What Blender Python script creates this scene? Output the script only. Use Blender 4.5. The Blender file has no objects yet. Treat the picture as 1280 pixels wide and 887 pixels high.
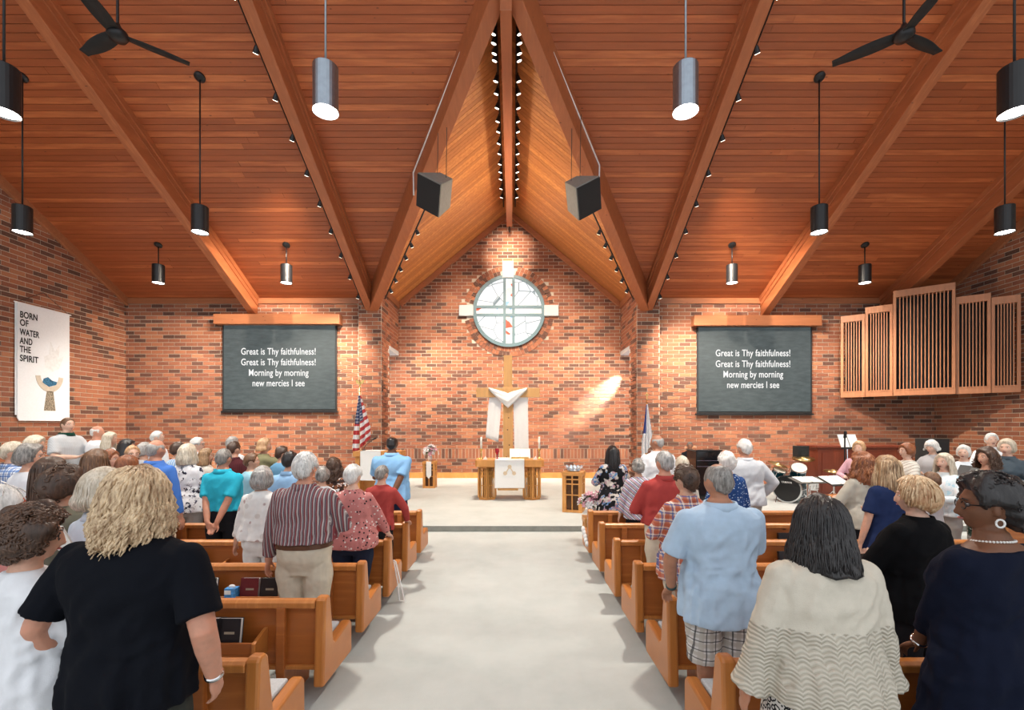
import bpy, bmesh, math, random
from mathutils import Vector, Matrix, Euler, noise
random.seed(7)
R = math.radians
C = bpy.context.scene.collection
sc = bpy.context.scene
# ------------------------------------------------------------------ camera, world, exposure
F, CXP, HY, CH = 569.0, 641.0, 532.0, 1.97      # focal length in px, principal x, horizon row, camera height in m
cam_d = bpy.data.cameras.new('camera'); cam = bpy.data.objects.new('camera', cam_d); C.objects.link(cam)
cam_d.sensor_width = 36.0; cam_d.lens = 36.0*F/1280.0
cam_d.shift_x = (640-CXP)/1280.0; cam_d.shift_y = (HY-443.5)/1280.0
cam_d.clip_start = 0.05; cam.location = (0, 0, CH); cam.rotation_euler = (R(90), 0, 0)
sc.camera = cam
sc.view_settings.view_transform = 'Standard'; sc.view_settings.look = 'None'
sc.view_settings.gamma = 1.0; sc.view_settings.use_curve_mapping = False
sc.view_settings.exposure = 0.78
WORLD_STRENGTH = 0.75
w = bpy.data.worlds.new('daylight'); sc.world = w; w.use_nodes = True
wn = w.node_tree; bgn = wn.nodes.get('Background') or wn.nodes.new('ShaderNodeBackground')
bgn.inputs[0].default_value = (0.92, 0.96, 1.0, 1); bgn.inputs[1].default_value = WORLD_STRENGTH
PENDANT_W, TRACK_W = 430.0, 1150.0               # lamp powers used by the lamp builders further down

def P(px, py, d):
    return Vector(((px-CXP)*d/F, d, CH+(HY-py)*d/F))
def PX(px, d): return (px-CXP)*d/F
def PZ(py, d): return CH+(HY-py)*d/F
# ------------------------------------------------------------------ materials
MATS = {}
def nodes(name):
    m = bpy.data.materials.new(name); m.use_nodes = True
    nt = m.node_tree; b = nt.nodes.get('Principled BSDF')
    return m, nt, b
def rgba(c, k=1.0): return (min(1, c[0]*k), min(1, c[1]*k), min(1, c[2]*k), 1)
def tex_map(nt, kind='Object', scale=(1,1,1), rot=(0,0,0)):
    if kind == 'World':
        g = nt.nodes.new('ShaderNodeNewGeometry'); out = g.outputs['Position']
    else:
        g = nt.nodes.new('ShaderNodeTexCoord'); out = g.outputs[kind]
    mp = nt.nodes.new('ShaderNodeMapping'); mp.inputs['Scale'].default_value = scale; mp.inputs['Rotation'].default_value = rot
    nt.links.new(out, mp.inputs['Vector']); return mp.outputs['Vector']
def ramp(nt, fac, stops, interp='LINEAR'):
    r = nt.nodes.new('ShaderNodeValToRGB'); e = r.color_ramp; e.interpolation = interp
    while len(e.elements) < len(stops): e.elements.new(0.5)
    for el, (p, c) in zip(e.elements, stops):
        el.position = p; el.color = c if len(c) == 4 else (*c, 1)
    nt.links.new(fac, r.inputs['Fac']); return r.outputs['Color']
def noise_n(nt, vec, scale=5, detail=3, rough=0.5):
    n = nt.nodes.new('ShaderNodeTexNoise'); n.inputs['Scale'].default_value = scale
    n.inputs['Detail'].default_value = detail; n.inputs['Roughness'].default_value = rough
    if vec is not None: nt.links.new(vec, n.inputs['Vector'])
    return n.outputs['Fac']
def mixc(nt, fac, a, b, mode='MIX'):
    n = nt.nodes.new('ShaderNodeMix'); n.data_type = 'RGBA'; n.blend_type = mode
    for sock, v in ((n.inputs['Factor'], fac), (n.inputs['A'], a), (n.inputs['B'], b)):
        if hasattr(v, 'is_linked'): nt.links.new(v, sock)
        elif isinstance(v, (int, float)): sock.default_value = v
        else: sock.default_value = v if len(v) == 4 else (*v, 1)
    return n.outputs['Result']
def math_n(nt, op, a, b=0.0):
    n = nt.nodes.new('ShaderNodeMath'); n.operation = op
    for s, v in ((n.inputs[0], a), (n.inputs[1], b)):
        if hasattr(v, 'is_linked'): nt.links.new(v, s)
        else: s.default_value = v
    return n.outputs[0]
def sep(nt, vec):
    n = nt.nodes.new('ShaderNodeSeparateXYZ'); nt.links.new(vec, n.inputs[0]); return n.outputs
def bump(nt, b, h, strength=0.3, dist=0.01):
    n = nt.nodes.new('ShaderNodeBump'); n.inputs['Strength'].default_value = strength; n.inputs['Distance'].default_value = dist
    nt.links.new(h, n.inputs['Height']); nt.links.new(n.outputs[0], b.inputs['Normal'])
def objrand(nt):
    n = nt.nodes.new('ShaderNodeObjectInfo'); return n.outputs['Random']
def plain(name, col, rough=0.55, metal=0.0, var=0.08, scale=14, bumpy=0.0, spec=0.5):
    if name in MATS: return MATS[name]
    m, nt, b = nodes(name); v = tex_map(nt)
    f = noise_n(nt, v, scale, 3)
    c = ramp(nt, f, [(0.3, rgba(col, 1-var)), (0.7, rgba(col, 1+var))])
    nt.links.new(c, b.inputs['Base Color']); b.inputs['Roughness'].default_value = rough; b.inputs['Metallic'].default_value = metal
    b.inputs['Specular IOR Level'].default_value = spec
    if bumpy: bump(nt, b, noise_n(nt, v, scale*3, 4), bumpy, 0.01)
    MATS[name] = m; return m
def emit(name, col, strength):
    if name in MATS: return MATS[name]
    m, nt, b = nodes(name); v = tex_map(nt)
    c = ramp(nt, noise_n(nt, v, 8, 2), [(0.2, rgba(col, .96)), (0.8, rgba(col, 1.0))])
    nt.links.new(c, b.inputs['Emission Color']); nt.links.new(c, b.inputs['Base Color'])
    b.inputs['Emission Strength'].default_value = strength; MATS[name] = m; return m
def wood(name, dark, light, scale=(1.2, 14, 14), rough=0.42, coord='World', rnd=0.5, knots=True):
    if name in MATS: return MATS[name]
    m, nt, b = nodes(name); v = tex_map(nt, coord, scale)
    f = noise_n(nt, v, 1.6, 5, 0.6)
    f2 = math_n(nt, 'ADD', math_n(nt, 'MULTIPLY', f, 0.75), math_n(nt, 'MULTIPLY', math_n(nt, 'SUBTRACT', objrand(nt), 0.5), rnd))
    c = ramp(nt, f2, [(0.12, rgba(dark, .8)), (0.42, dark), (0.70, light), ])
    if knots:
        kv = tex_map(nt, coord, (2.2, 5, 5)); vo = nt.nodes.new('ShaderNodeTexVoronoi'); vo.inputs['Scale'].default_value = 1.0
        nt.links.new(kv, vo.inputs['Vector'])
        k = ramp(nt, vo.outputs['Distance'], [(0.03, (1, 1, 1, 1)), (0.075, (0, 0, 0, 1))])
        c = mixc(nt, k, c, rgba(dark, .35))
    nt.links.new(c, b.inputs['Base Color']); b.inputs['Roughness'].default_value = rough
    bump(nt, b, f, 0.12, 0.004); MATS[name] = m; return m
CEDAR_D, CEDAR_L = (0.36, 0.090, 0.028, 1), (0.57, 0.175, 0.058, 1)
M_PLANK = wood('cedar_plank', CEDAR_D, CEDAR_L, (0.7, 9, 9), 0.45, rnd=0.42)
M_PLANK_LIT = wood('cedar_plank_lit', (0.46, 0.17, 0.050, 1), (0.66, 0.29, 0.09, 1), (9, 9, .9), 0.45, rnd=0.40, knots=False)  # same cedar, coloured lighter for the lamplight on the gable
M_BEAM = wood('cedar_beam', (0.38, 0.115, 0.042, 1), (0.56, 0.20, 0.08, 1), (12, 0.8, 4), 0.45, rnd=0.1)
M_TRIM = wood('cedar_trim', (0.36, 0.13, 0.055, 1), (0.50, 0.20, 0.085, 1), (0.8, 9, 9), 0.45, rnd=0.1)
M_PEW = wood('pew_oak', (0.36, 0.105, 0.020, 1), (0.56, 0.20, 0.045, 1), (1.0, 16, 16), 0.35, rnd=0.12)
M_PEWE = wood('pew_end_oak', (0.47, 0.165, 0.035, 1), (0.66, 0.28, 0.075, 1), (16, 1.6, 1.6), 0.35, rnd=0.1)
M_ALT = wood('altar_oak', (0.62, 0.28, 0.075, 1), (0.80, 0.42, 0.14, 1), (7, 7, 1.5), 0.4, rnd=0.15, knots=False)
M_CROSS = wood('cross_pine', (0.60, 0.33, 0.12, 1), (0.78, 0.50, 0.22, 1), (9, 9, 1.2), 0.5, rnd=0.15)
M_RED = wood('organ_mahogany', (0.15, 0.028, 0.012, 1), (0.28, 0.06, 0.022, 1), (9, 9, 1.2), 0.35, rnd=0.1, knots=False)
M_ORG = wood('organ_case_oak', (0.42, 0.17, 0.075, 1), (0.58, 0.27, 0.13, 1), (10, 10, 1.5), 0.45, rnd=0.15, knots=False)
M_BLACK = plain('black_metal', (0.012, 0.012, 0.014), 0.38, 0.2)
M_BLACKM = plain('black_matte', (0.010, 0.010, 0.011), 0.8)
M_PIANO = plain('piano_lacquer', (0.008, 0.008, 0.010), 0.08)
M_CHROME = plain('chrome', (0.75, 0.76, 0.78), 0.15, 1.0)
M_SILVER = plain('brushed_aluminium', (0.30, 0.34, 0.39), 0.3, 0.9)
M_BRASS = plain('brass', (0.75, 0.50, 0.18), 0.25, 1.0)
M_WHITE = plain('white_linen', (0.80, 0.80, 0.80), 0.85, var=.03, scale=60, bumpy=.15)
M_PAPER = plain('paper', (0.82, 0.81, 0.78), 0.8, var=.03)
M_STONE = plain('limestone', (0.44, 0.45, 0.46), 0.8, var=.06, scale=30, bumpy=.2)
M_GREYFR = plain('window_lead', (0.10, 0.165, 0.19), 0.5)
M_LAMP = emit('lamp_glow', (1.0, 0.95, 0.86), 14.0)
M_LENS = emit('spot_lens_glow', (1.0, 0.92, 0.78), 3.0)
M_SKYGL = emit('bright_day_glass', (0.93, 0.97, 1.0), 1.6)

def mat_brick():
    m, nt, b = nodes('brick_clay')
    a = nt.nodes.new('ShaderNodeAttribute'); a.attribute_name = 'tint'
    c = ramp(nt, a.outputs['Fac'], [(0.0, (0.045, 0.020, 0.015, 1)), (0.13, (0.085, 0.032, 0.022, 1)), (0.22, (0.19, 0.056, 0.029, 1)), (0.5, (0.285, 0.092, 0.043, 1)), (0.8, (0.385, 0.138, 0.063, 1)), (1.0, (0.46, 0.195, 0.095, 1))])
    v = tex_map(nt, 'World'); f = noise_n(nt, v, 28, 4, .65)
    c2 = mixc(nt, 0.22, c, ramp(nt, f, [(.3, (.10, .04, .028, 1)), (.7, (.46, .20, .11, 1))]))
    nt.links.new(c2, b.inputs['Base Color']); b.inputs['Roughness'].default_value = 0.85
    bump(nt, b, noise_n(nt, v, 90, 4), 0.35, 0.006); return m
M_BRICK = mat_brick()
M_MORTAR = plain('mortar', (0.52, 0.46, 0.38), 0.95, var=.1, scale=60, bumpy=.3)
def mat_carpet(name, a, c, sc_=1.2):
    m, nt, b = nodes(name); v = tex_map(nt, 'World')
    f = noise_n(nt, v, sc_, 6, .7); col = ramp(nt, f, [(.3, a), (.72, c)])
    f2 = noise_n(nt, v, 220, 2); col = mixc(nt, 0.25, col, ramp(nt, f2, [(.3, rgba(a, .7)), (.7, rgba(c, 1.15))]))
    nt.links.new(col, b.inputs['Base Color']); b.inputs['Roughness'].default_value = .95; b.inputs['Specular IOR Level'].default_value = .15
    bump(nt, b, f2, .5, .006); return m
M_CARPET = mat_carpet('aisle_carpet', (0.41, 0.44, 0.43, 1), (0.54, 0.565, 0.55, 1))
M_CARPETD = mat_carpet('pew_floor', (0.30, 0.31, 0.295, 1), (0.40, 0.405, 0.385, 1), 2)
M_RISER = mat_carpet('step_carpet', (0.19, 0.195, 0.18, 1), (0.29, 0.29, 0.265, 1), 6)

# ------------------------------------------------------------------ mesh helpers
class MB:
    """collects closed shapes; build() links them as one mesh object"""
    def __init__(s): s.v = []; s.f = []; s.t = None
    def add(s, vs, fs):
        o = len(s.v); s.v += [tuple(p) for p in vs]; s.f += [tuple(i+o for i in f) for f in fs]; return s
    def box(s, c, size, rot=None, taper=None):
        hx, hy, hz = [k/2 for k in size]; vs = []
        for z in (-1, 1):
            k = 1.0 if (taper is None or z < 0) else taper
            for x, y in ((-1,-1),(1,-1),(1,1),(-1,1)):
                p = Vector((x*hx*k, y*hy*k, z*hz))
                if rot is not None: p = rot @ p
                vs.append(p+Vector(c))
        return s.add(vs, [(3,2,1,0),(4,5,6,7),(0,1,5,4),(1,2,6,5),(2,3,7,6),(3,0,4,7)])
    def bx(s, x0, x1, y0, y1, z0, z1): return s.box(((x0+x1)/2, (y0+y1)/2, (z0+z1)/2), (abs(x1-x0), abs(y1-y0), abs(z1-z0)))
    def loft(s, rings, closed=True, cap=True):
        n = len(rings[0]); vs = [p for r in rings for p in r]; fs = []
        for i in range(len(rings)-1):
            for j in range(n if closed else n-1):
                k = (j+1) % n; fs.append((i*n+j, i*n+k, (i+1)*n+k, (i+1)*n+j))
        if cap and closed:
            fs.append(tuple(range(n-1, -1, -1))); fs.append(tuple((len(rings)-1)*n+j for j in range(n)))
        return s.add(vs, fs)
    def tube(s, pts, rad, n=8, round_end=True, flat=1.0, up=None):
        pts = [Vector(p) for p in pts]
        rad = list(rad) if hasattr(rad, '__len__') else [rad]*len(pts)
        if round_end and len(pts) > 1:
            d0 = (pts[0]-pts[1]).normalized(); d1 = (pts[-1]-pts[-2]).normalized()
            r0, r1 = rad[0], rad[-1]
            pts = [pts[0]+d0*r0*.95, pts[0]+d0*r0*.6] + pts + [pts[-1]+d1*r1*.6, pts[-1]+d1*r1*.95]
            rad = [r0*.3, r0*.8] + rad + [r1*.8, r1*.3]
        t0 = (pts[1]-pts[0]).normalized()
        u = Vector(up) if up is not None else (Vector((0,0,1)) if abs(t0.z) < .9 else Vector((0,1,0)))
        u = (u-t0*u.dot(t0)).normalized(); rings = []
        for i, p in enumerate(pts):
            t = (pts[min(i+1, len(pts)-1)]-pts[max(i-1, 0)]).normalized()
            u = (u-t*u.dot(t)); u = u.normalized() if u.length > 1e-6 else t.orthogonal().normalized()
            w_ = t.cross(u)
            rings.append([p+(u*math.cos(a)*flat+w_*math.sin(a))*rad[i] for a in [2*math.pi*k/n for k in range(n)]])
        return s.loft(rings)
    def lathe(s, c, prof, n=20, axis=None):
        c = Vector(c); q = Matrix.Identity(3) if axis is None else Vector((0,0,1)).rotation_difference(Vector(axis)).to_matrix()
        return s.loft([[c+q@Vector((r*math.cos(2*math.pi*k/n), r*math.sin(2*math.pi*k/n), z)) for k in range(n)] for r, z in prof])
    def ell(s, c, r, rot=None, nu=14, nv=9):
        c = Vector(c); rings = []
        for i in range(nv+1):
            a = -math.pi/2+math.pi*(i+.06)/(nv+.12)
            ring = []
            for k in range(nu):
                b = 2*math.pi*k/nu; p = Vector((r[0]*math.cos(a)*math.cos(b), r[1]*math.cos(a)*math.sin(b), r[2]*math.sin(a)))
                if rot is not None: p = rot@p
                ring.append(c+p)
            rings.append(ring)
        return s.loft(rings)
    def prism(s, poly, h, o=Vector((0,0,0)), U=Vector((1,0,0)), V=Vector((0,0,1))):
        """polygon (u,v) in plane U,V at o, extruded along N=UxV by h (tuple = from,to)"""
        U = Vector(U); V = Vector(V); o = Vector(o); N = U.cross(V); h0, h1 = h if hasattr(h, '__len__') else (0, h)
        return s.loft([[o+U*a+V*b+N*h0 for a, b in poly], [o+U*a+V*b+N*h1 for a, b in poly]])
    def build(s, name, mat, parent=None, smooth=False, bevel=0.0, kind=None, loc=None, label=None, seg=2):
        me = bpy.data.meshes.new(name); me.from_pydata(s.v, [], s.f); me.update()
        bm_ = bmesh.new(); bm_.from_mesh(me); bmesh.ops.recalc_face_normals(bm_, faces=bm_.faces); bm_.to_mesh(me); bm_.free()
        if mat is not None: me.materials.append(mat)
        if smooth: me.shade_smooth()
        o = bpy.data.objects.new(name, me); C.objects.link(o)
        if bevel: 
            md = o.modifiers.new('bevel', 'BEVEL'); md.width = bevel; md.segments = seg; md.limit_method = 'ANGLE'; md.angle_limit = R(40)
        if parent is not None: o.parent = parent
        if kind: o['kind'] = kind
        if label: o['label'] = label
        if loc is not None: o.location = loc
        return o
def thing(name, label, cat, loc=(0,0,0), rz=0.0, group=None):
    o = bpy.data.objects.new(name, None); C.objects.link(o); o.empty_display_size = .1
    o.location = loc; o.rotation_euler = (0, 0, rz); tag(o, label, cat, group); return o
def tag(o, label, cat, group=None, kind=None):
    o['label'] = label; o['category'] = cat
    if group: o['group'] = group
    if kind: o['kind'] = kind
    return o
def inst(src, name, parent=None):
    o = bpy.data.objects.new(name, src.data); C.objects.link(o)
    for md in src.modifiers:
        n = o.modifiers.new(md.name, md.type)
        if md.type == 'BEVEL': n.width = md.width; n.segments = md.segments; n.limit_method = md.limit_method; n.angle_limit = md.angle_limit
    if parent is not None: o.parent = parent
    return o
def copy_tree(o, parent=None):
    c = o.copy(); C.objects.link(c); c.parent = parent
    for ch in list(o.children): copy_tree(ch, c)
    return c
def spot(name, loc, target, power, size, col=(1, .86, .68), blend=.6, parent=None, radius=.06):
    l = bpy.data.lights.new(name, 'SPOT'); l.energy = power; l.spot_size = R(size); l.spot_blend = blend; l.color = col; l.shadow_soft_size = radius
    o = bpy.data.objects.new(name, l); C.objects.link(o); o.location = loc
    d = Vector(target)-Vector(loc); o.rotation_euler = d.to_track_quat('-Z', 'Y').to_euler()
    if parent is not None: o.parent = parent
    return o
# ------------------------------------------------------------------ the building
XC = -0.115; DN = 14.47; DC = 16.3; PY = 14.2; PLAT = 0.105; STEP = 8.49
XL, XR = -12.3, 13.4; SX = 3.985; SLOPE = 0.535; EAVE = 6.04; RIDGE = 9.7; GS = 0.83
COS = 1/math.sqrt(1+SLOPE*SLOPE); SIN = SLOPE*COS
def ceilz(d): return EAVE+SLOPE*(DN-d)
VTOP = DN-(RIDGE-EAVE)/SLOPE; VW = (RIDGE-EAVE)/GS
def vhalf(d): return max(0.0, VW*(d-VTOP)/(DN-VTOP))
def gablez(x): return RIDGE-GS*abs(x-XC)
def struct(o, label=None):
    o['kind'] = 'structure'
    if label: o['label'] = label
    return o
fl = MB().bx(XL-.3, XR+.3, -3, DC+.3, -.2, 0).build('floor', M_CARPET); struct(fl, 'pale grey mottled carpet of the nave')
# aisle and pew floor share one carpet
pl = MB().bx(XL, XR, STEP, DC+.3, 0, PLAT).build('floor_platform', M_CARPET); struct(pl, 'low carpeted platform before the altar wall')
st = MB().bx(XL+.1, XR-.1, STEP-.012, STEP+.01, .004, PLAT-.004).build('floor_step', M_RISER); struct(st, 'dark grey carpeted riser of the platform step')
rs = MB().bx(-8.3, -5.75, 7.45, 8.4, 0, .25).build('floor_riser', M_CARPETD); struct(rs, 'low raised floor along the left side')

# bricks: eight shared tints, individual bricks where they show largest, the rest joined
BL, BH, JT, PROUD = 0.3645, 0.1215, 0.018, 0.010
def brick_mesh(name, L, H, tint):
    me = bpy.data.meshes.new(name); a, b_, p = L/2, H/2, PROUD
    vs = [(-a,-b_,-.004),(a,-b_,-.004),(a,b_,-.004),(-a,b_,-.004),(-a,-b_,p),(a,-b_,p),(a,b_,p),(-a,b_,p)]
    me.from_pydata(vs, [], [(4,5,6,7),(0,1,5,4),(1,2,6,5),(2,3,7,6),(3,0,4,7)]); me.update(); me.materials.append(M_BRICK)
    at = me.attributes.new('tint', 'FLOAT', 'FACE'); at.data.foreach_set('value', [tint]*5); return me
def pick_tint(rng, dark=0.20):
    return rng.uniform(0, .16) if rng.random() < dark else min(1, max(.22, rng.gauss(.55, .2)))
TINTS = [0.03, 0.10, 0.28, 0.42, 0.5, 0.58, 0.7, 0.88]
FULL = [brick_mesh('brick', BL-JT, BH-JT, t) for t in TINTS]
SOLD = [brick_mesh('brick', BH-JT, BL-JT, t) for t in TINTS]
HEAD = [brick_mesh('brick', .118, .160, t) for t in TINTS]
def near_tint(t): return min(range(8), key=lambda i: abs(TINTS[i]-t))
def place_brick(me, c, U, V, N, parent):
    o = bpy.data.objects.new('brick', me); C.objects.link(o); o.parent = parent
    m = Matrix((U, V, N)).transposed().to_4x4(); m.translation = c; o.matrix_local = m
def bricks(parent, P0, U, N, u0, u1, rows, inside, seed=1, cap=300, hide=540, dark=.20, minpx=0):
    """rows: list of (v, height, soldier?)"""
    rng = random.Random(seed); U = Vector(U); N = Vector(N); V = Vector((0,0,1)); P0 = Vector(P0); full = []; rest = []
    if U.cross(V).dot(N) < 0: U = -U; P0 = P0; u0, u1 = -u1, -u0; flip = True
    else: flip = False
    for ri, (v, h, sold) in enumerate(rows):
        L = BH if sold else BL; off = 0 if sold or ri % 2 == 0 else L/2
        k = math.floor((u0-off)/L)-1
        while k*L+off < u1:
            a, b_ = max(u0, k*L+off), min(u1, k*L+off+L); k += 1
            if b_-a < .05: continue
            uc, vc = (a+b_)/2, v+h/2
            if not inside(-uc if flip else uc, vc): continue
            t = pick_tint(rng, dark); c = P0+U*uc+V*vc
            if abs(b_-a-L) < 1e-3:
                py = HY-(c.z-CH)*F/c.y; px = CXP+c.x*F/c.y
                vis = -5 < px < 1285 and -5 < py < hide
                full.append((0 if vis else 1, c.length, c, sold, t, b_-a, h))
            else: rest.append((c, t, b_-a, h))
    full.sort(key=lambda q: (q[0], q[1]))
    for i, (vz, _, c, sold, t, L, h) in enumerate(full):
        if i < cap and vz == 0: place_brick((SOLD if sold else FULL)[near_tint(t)], c, U, V, N, parent)
        else: rest.append((c, t, L, h))
    vs = []; fs = []; ts = []
    for c, t, L, h in rest:
        o = len(vs); a, b_ = (L-JT)/2, (h-JT)/2
        for n_ in (-.004, PROUD):
            for x, y in ((-a,-b_),(a,-b_),(a,b_),(-a,b_)): vs.append(c+U*x+V*y+N*n_)
        fs += [(o+4,o+5,o+6,o+7),(o,o+1,o+5,o+4),(o+1,o+2,o+6,o+5),(o+2,o+3,o+7,o+6),(o+3,o,o+4,o+7)]; ts += [t]*5
    if vs:
        me = bpy.data.meshes.new('brickwork'); me.from_pydata(vs, [], fs); me.update(); me.materials.append(M_BRICK)
        me.attributes.new('tint', 'FLOAT', 'FACE').data.foreach_set('value', ts)
        o = bpy.data.objects.new('brickwork', me); C.objects.link(o); o.parent = parent; o['kind'] = 'stuff'
def rows_from(z0, z1): return [(z0+i*BH, BH, False) for i in range(int((z1-z0)/BH))]
any_in = lambda u, v: True
# nave front walls
wl = struct(MB().bx(XL-.3, XC-SX-.4, DN, DN+.3, 0, EAVE+.1).build('wall_front_left', M_MORTAR), 'red brick wall behind the screen on the left')
bricks(wl, (0, DN, 0), (1,0,0), (0,-1,0), XL, XC-SX-.71, rows_from(0, EAVE), any_in, 1)
wr = struct(MB().bx(XC+SX+.4, XR+.3, DN, DN+.3, 0, EAVE+.1).build('wall_front_right', M_MORTAR), 'red brick wall behind the screen on the right')
bricks(wr, (0, DN, 0), (1,0,0), (0,-1,0), XC+SX+.71, XR, rows_from(0, EAVE), any_in, 2)
# chancel wall with gable
def gpoly(x0, x1, z0): return [(x0, z0), (x1, z0), (x1, gablez(x1)), (XC, RIDGE), (x0, gablez(x0))]
wc = struct(MB().prism(gpoly(XC-4.9, XC+4.9, 0), (-.3, 0), (0, DC, 0)).build('wall_chancel', M_MORTAR), 'brick gable wall with the round window')
WZ, WX, WR_ = 6.07, XC-.02, 1.26
rws = [(.309+i*BH, BH, False) for i in range(4)]+[(.795, BL, True)]+[(.795+BL+i*BH, BH, False) for i in range(70)]
bricks(wc, (0, DC, 0), (1,0,0), (0,-1,0), XC-4.9, XC+4.9, rws, lambda u, v: v < gablez(u)-.03 and math.hypot(u-WX, v-WZ) > 1.60, 3, hide=565, dark=.22)
for rr, off in ((1.365, 0), (1.535, .5)):            # rowlock rings round the window
    n = int(2*math.pi*rr/.131)
    for k in range(n):
        a = 2*math.pi*(k+off)/n
        if abs(math.cos(a)) > .985 or math.sin(a) > .985: continue
        V = Vector((math.cos(a), 0, math.sin(a))); U = V.cross(Vector((0,-1,0)))
        place_brick(HEAD[near_tint(random.choice([.05, .3, .45, .6, .75, .12]))], Vector((WX, DC-.018, WZ))+V*rr, U, V, Vector((0,-1,0)), wc)
for (px, py, pw, ph) in ((635, 337.5, 14, 21), (583, 388.5, 18, 13.5), (689, 388.5, 18, 13.5)):
    c = P(px, py, DC); k = DC/F
    MB().box((c.x, DC-.03, c.z), (pw*k, .14, ph*k)).build('keystone', M_STONE, wc, bevel=.012)
# piers and returns
for sgn, nm in ((-1, 'left'), (1, 'right')):
    xi = XC+sgn*SX; xo = xi+sgn*.71
    b = MB().bx(min(xi, xo), max(xi, xo), PY, DN+.3, 0, 6.02).bx(min(xi, xi+sgn*.3), max(xi, xi+sgn*.3), DN, 15.07, 0, 6.5).bx(min(xi, xi+sgn*.3), max(xi, xi+sgn*.3), 15.07, DC, 4.6, 6.5)
    wp = struct(b.build('wall_pier_'+nm, M_MORTAR), 'brick pier at the %s of the chancel opening' % nm)
    bricks(wp, (0, PY, 0), (1,0,0), (0,-1,0), min(xi, xo), max(xi, xo), rows_from(0, 6.0), any_in, 5+sgn, cap=120)
    bricks(wp, (xi, 0, 0), (0,1,0), (-sgn,0,0), PY, DC, rows_from(0, 6.45), lambda u, v: u < 15.05 or v > 4.62, 8+sgn, cap=150)
    bricks(wp, (xo, 0, 0), (0,1,0), (sgn,0,0), PY, DN, rows_from(0, 6.0), any_in, 12+sgn, cap=0)
    MB().bx(min(xi-sgn*.02, xi+sgn*.3), max(xi-sgn*.02, xi+sgn*.3), 15.05, DC, 4.48, 4.62).build('lintel', M_STONE, wp)
    xw = XC+sgn*4.9
    wo = thing('window_%d' % (1 if sgn < 0 else 2), 'tall narrow side window beside the altar wall', 'window', (xw, (15.07+DC)/2, 0)); wo['kind'] = 'structure'; del wo['category']
    MB().bx(-.02, .02, -.6, .6, .2, 4.6).build('pane', M_SKYGL, wo)
    for zz in (.15, 1.6, 3.1, 4.6): MB().bx(-.05, .05, -.62, .62, zz, zz+.07).build('mullion', M_GREYFR, wo)
    struct(MB().bx(min(xi+sgn*.3, xw), max(xi+sgn*.3, xw), 15.0, 15.07, 0, 4.7).bx(min(xi, xw), max(xi, xw), 15.0, DC, 4.62, 4.75).build('wall_alcove_'+nm, M_MORTAR))
spot('window_sunlight', (XC+4.75, 15.75, 4.5), (3.2, DC, 3.1), 3500, 24, (1, .99, .97), .9, radius=.02)
struct(MB().bx(XC-4.9, XC+4.9, DC-.05, DC, PLAT, .30).build('baseboard_front', M_ALT), 'pale wooden skirting below the altar wall')
# side walls
def wall_poly(y0, y1): return [(y0, 0), (y1, 0), (y1, ceilz(y1)+.05), (y0, ceilz(y0)+.05)]
wL = struct(MB().prism(wall_poly(-1, DN+.3), (-.3, 0), (XL, 0, 0), (0,1,0), (0,0,1)).build('wall_left', M_MORTAR), 'brick side wall with the white banner')
bricks(wL, (XL, 0, 0), (0,1,0), (1,0,0), 8.5, DN, rows_from(0, 9.4), lambda u, v: v < ceilz(u)-.05, 21)
wR = struct(MB().prism(wall_poly(-1, DN+.3), (0, .3), (XR, 0, 0), (0,1,0), (0,0,1)).build('wall_right', M_MORTAR), 'brick side wall beside the choir')
bricks(wR, (XR, 0, 0), (0,1,0), (-1,0,0), 9.0, DN, rows_from(0, 9.0), lambda u, v: v < ceilz(u)-.05, 22, hide=560)
# round window
rw = thing('window_3', 'round window with leaded cross on the altar wall', 'window', (WX, DC-.02, WZ)); rw['kind'] = 'structure'; del rw['category']
def stained():
    m, nt, b = nodes('leaded_pale_glass'); v = tex_map(nt)
    vo = nt.nodes.new('ShaderNodeTexVoronoi'); vo.feature = 'DISTANCE_TO_EDGE'; vo.inputs['Scale'].default_value = 1.7; nt.links.new(v, vo.inputs['Vector'])
    f = noise_n(nt, v, 2.2, 3); line = ramp(nt, vo.outputs['Distance'], [(.010, (.16, .22, .25, 1)), (.025, (1, 1, 1, 1))])
    c = ramp(nt, f, [(.3, (.80, .88, .93, 1)), (.7, (.97, .98, 1, 1))]); c = mixc(nt, 1.0, c, line, 'MULTIPLY')
    nt.links.new(mixc(nt, 1.0, c, (.20, .20, .20, 1), 'MULTIPLY'), b.inputs['Base Color']); nt.links.new(c, b.inputs['Emission Color']); b.inputs['Emission Strength'].default_value = .50; return m
def stained2():
    m, nt, b = nodes('coloured_cross_glass'); v = tex_map(nt)
    vo = nt.nodes.new('ShaderNodeTexVoronoi'); vo.inputs['Scale'].default_value = 5.5; nt.links.new(v, vo.inputs['Vector'])
    c = ramp(nt, sep(nt, vo.outputs['Color'])[0], [(0, (.95, .97, 1, 1)), (.45, (.80, .88, .82, 1)), (.6, (.35, .62, .85, 1)), (.72, (.95, .93, .85, 1)), (.86, (.75, .10, .03, 1)), (.95, (.9, .95, 1, 1))], 'CONSTANT')
    nt.links.new(mixc(nt, 1.0, c, (.20, .20, .20, 1), 'MULTIPLY'), b.inputs['Base Color']); nt.links.new(c, b.inputs['Emission Color']); b.inputs['Emission Strength'].default_value = .42; return m
M_ST, M_ST2 = stained(), stained2(); A_, B_ = .17, .10
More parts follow.
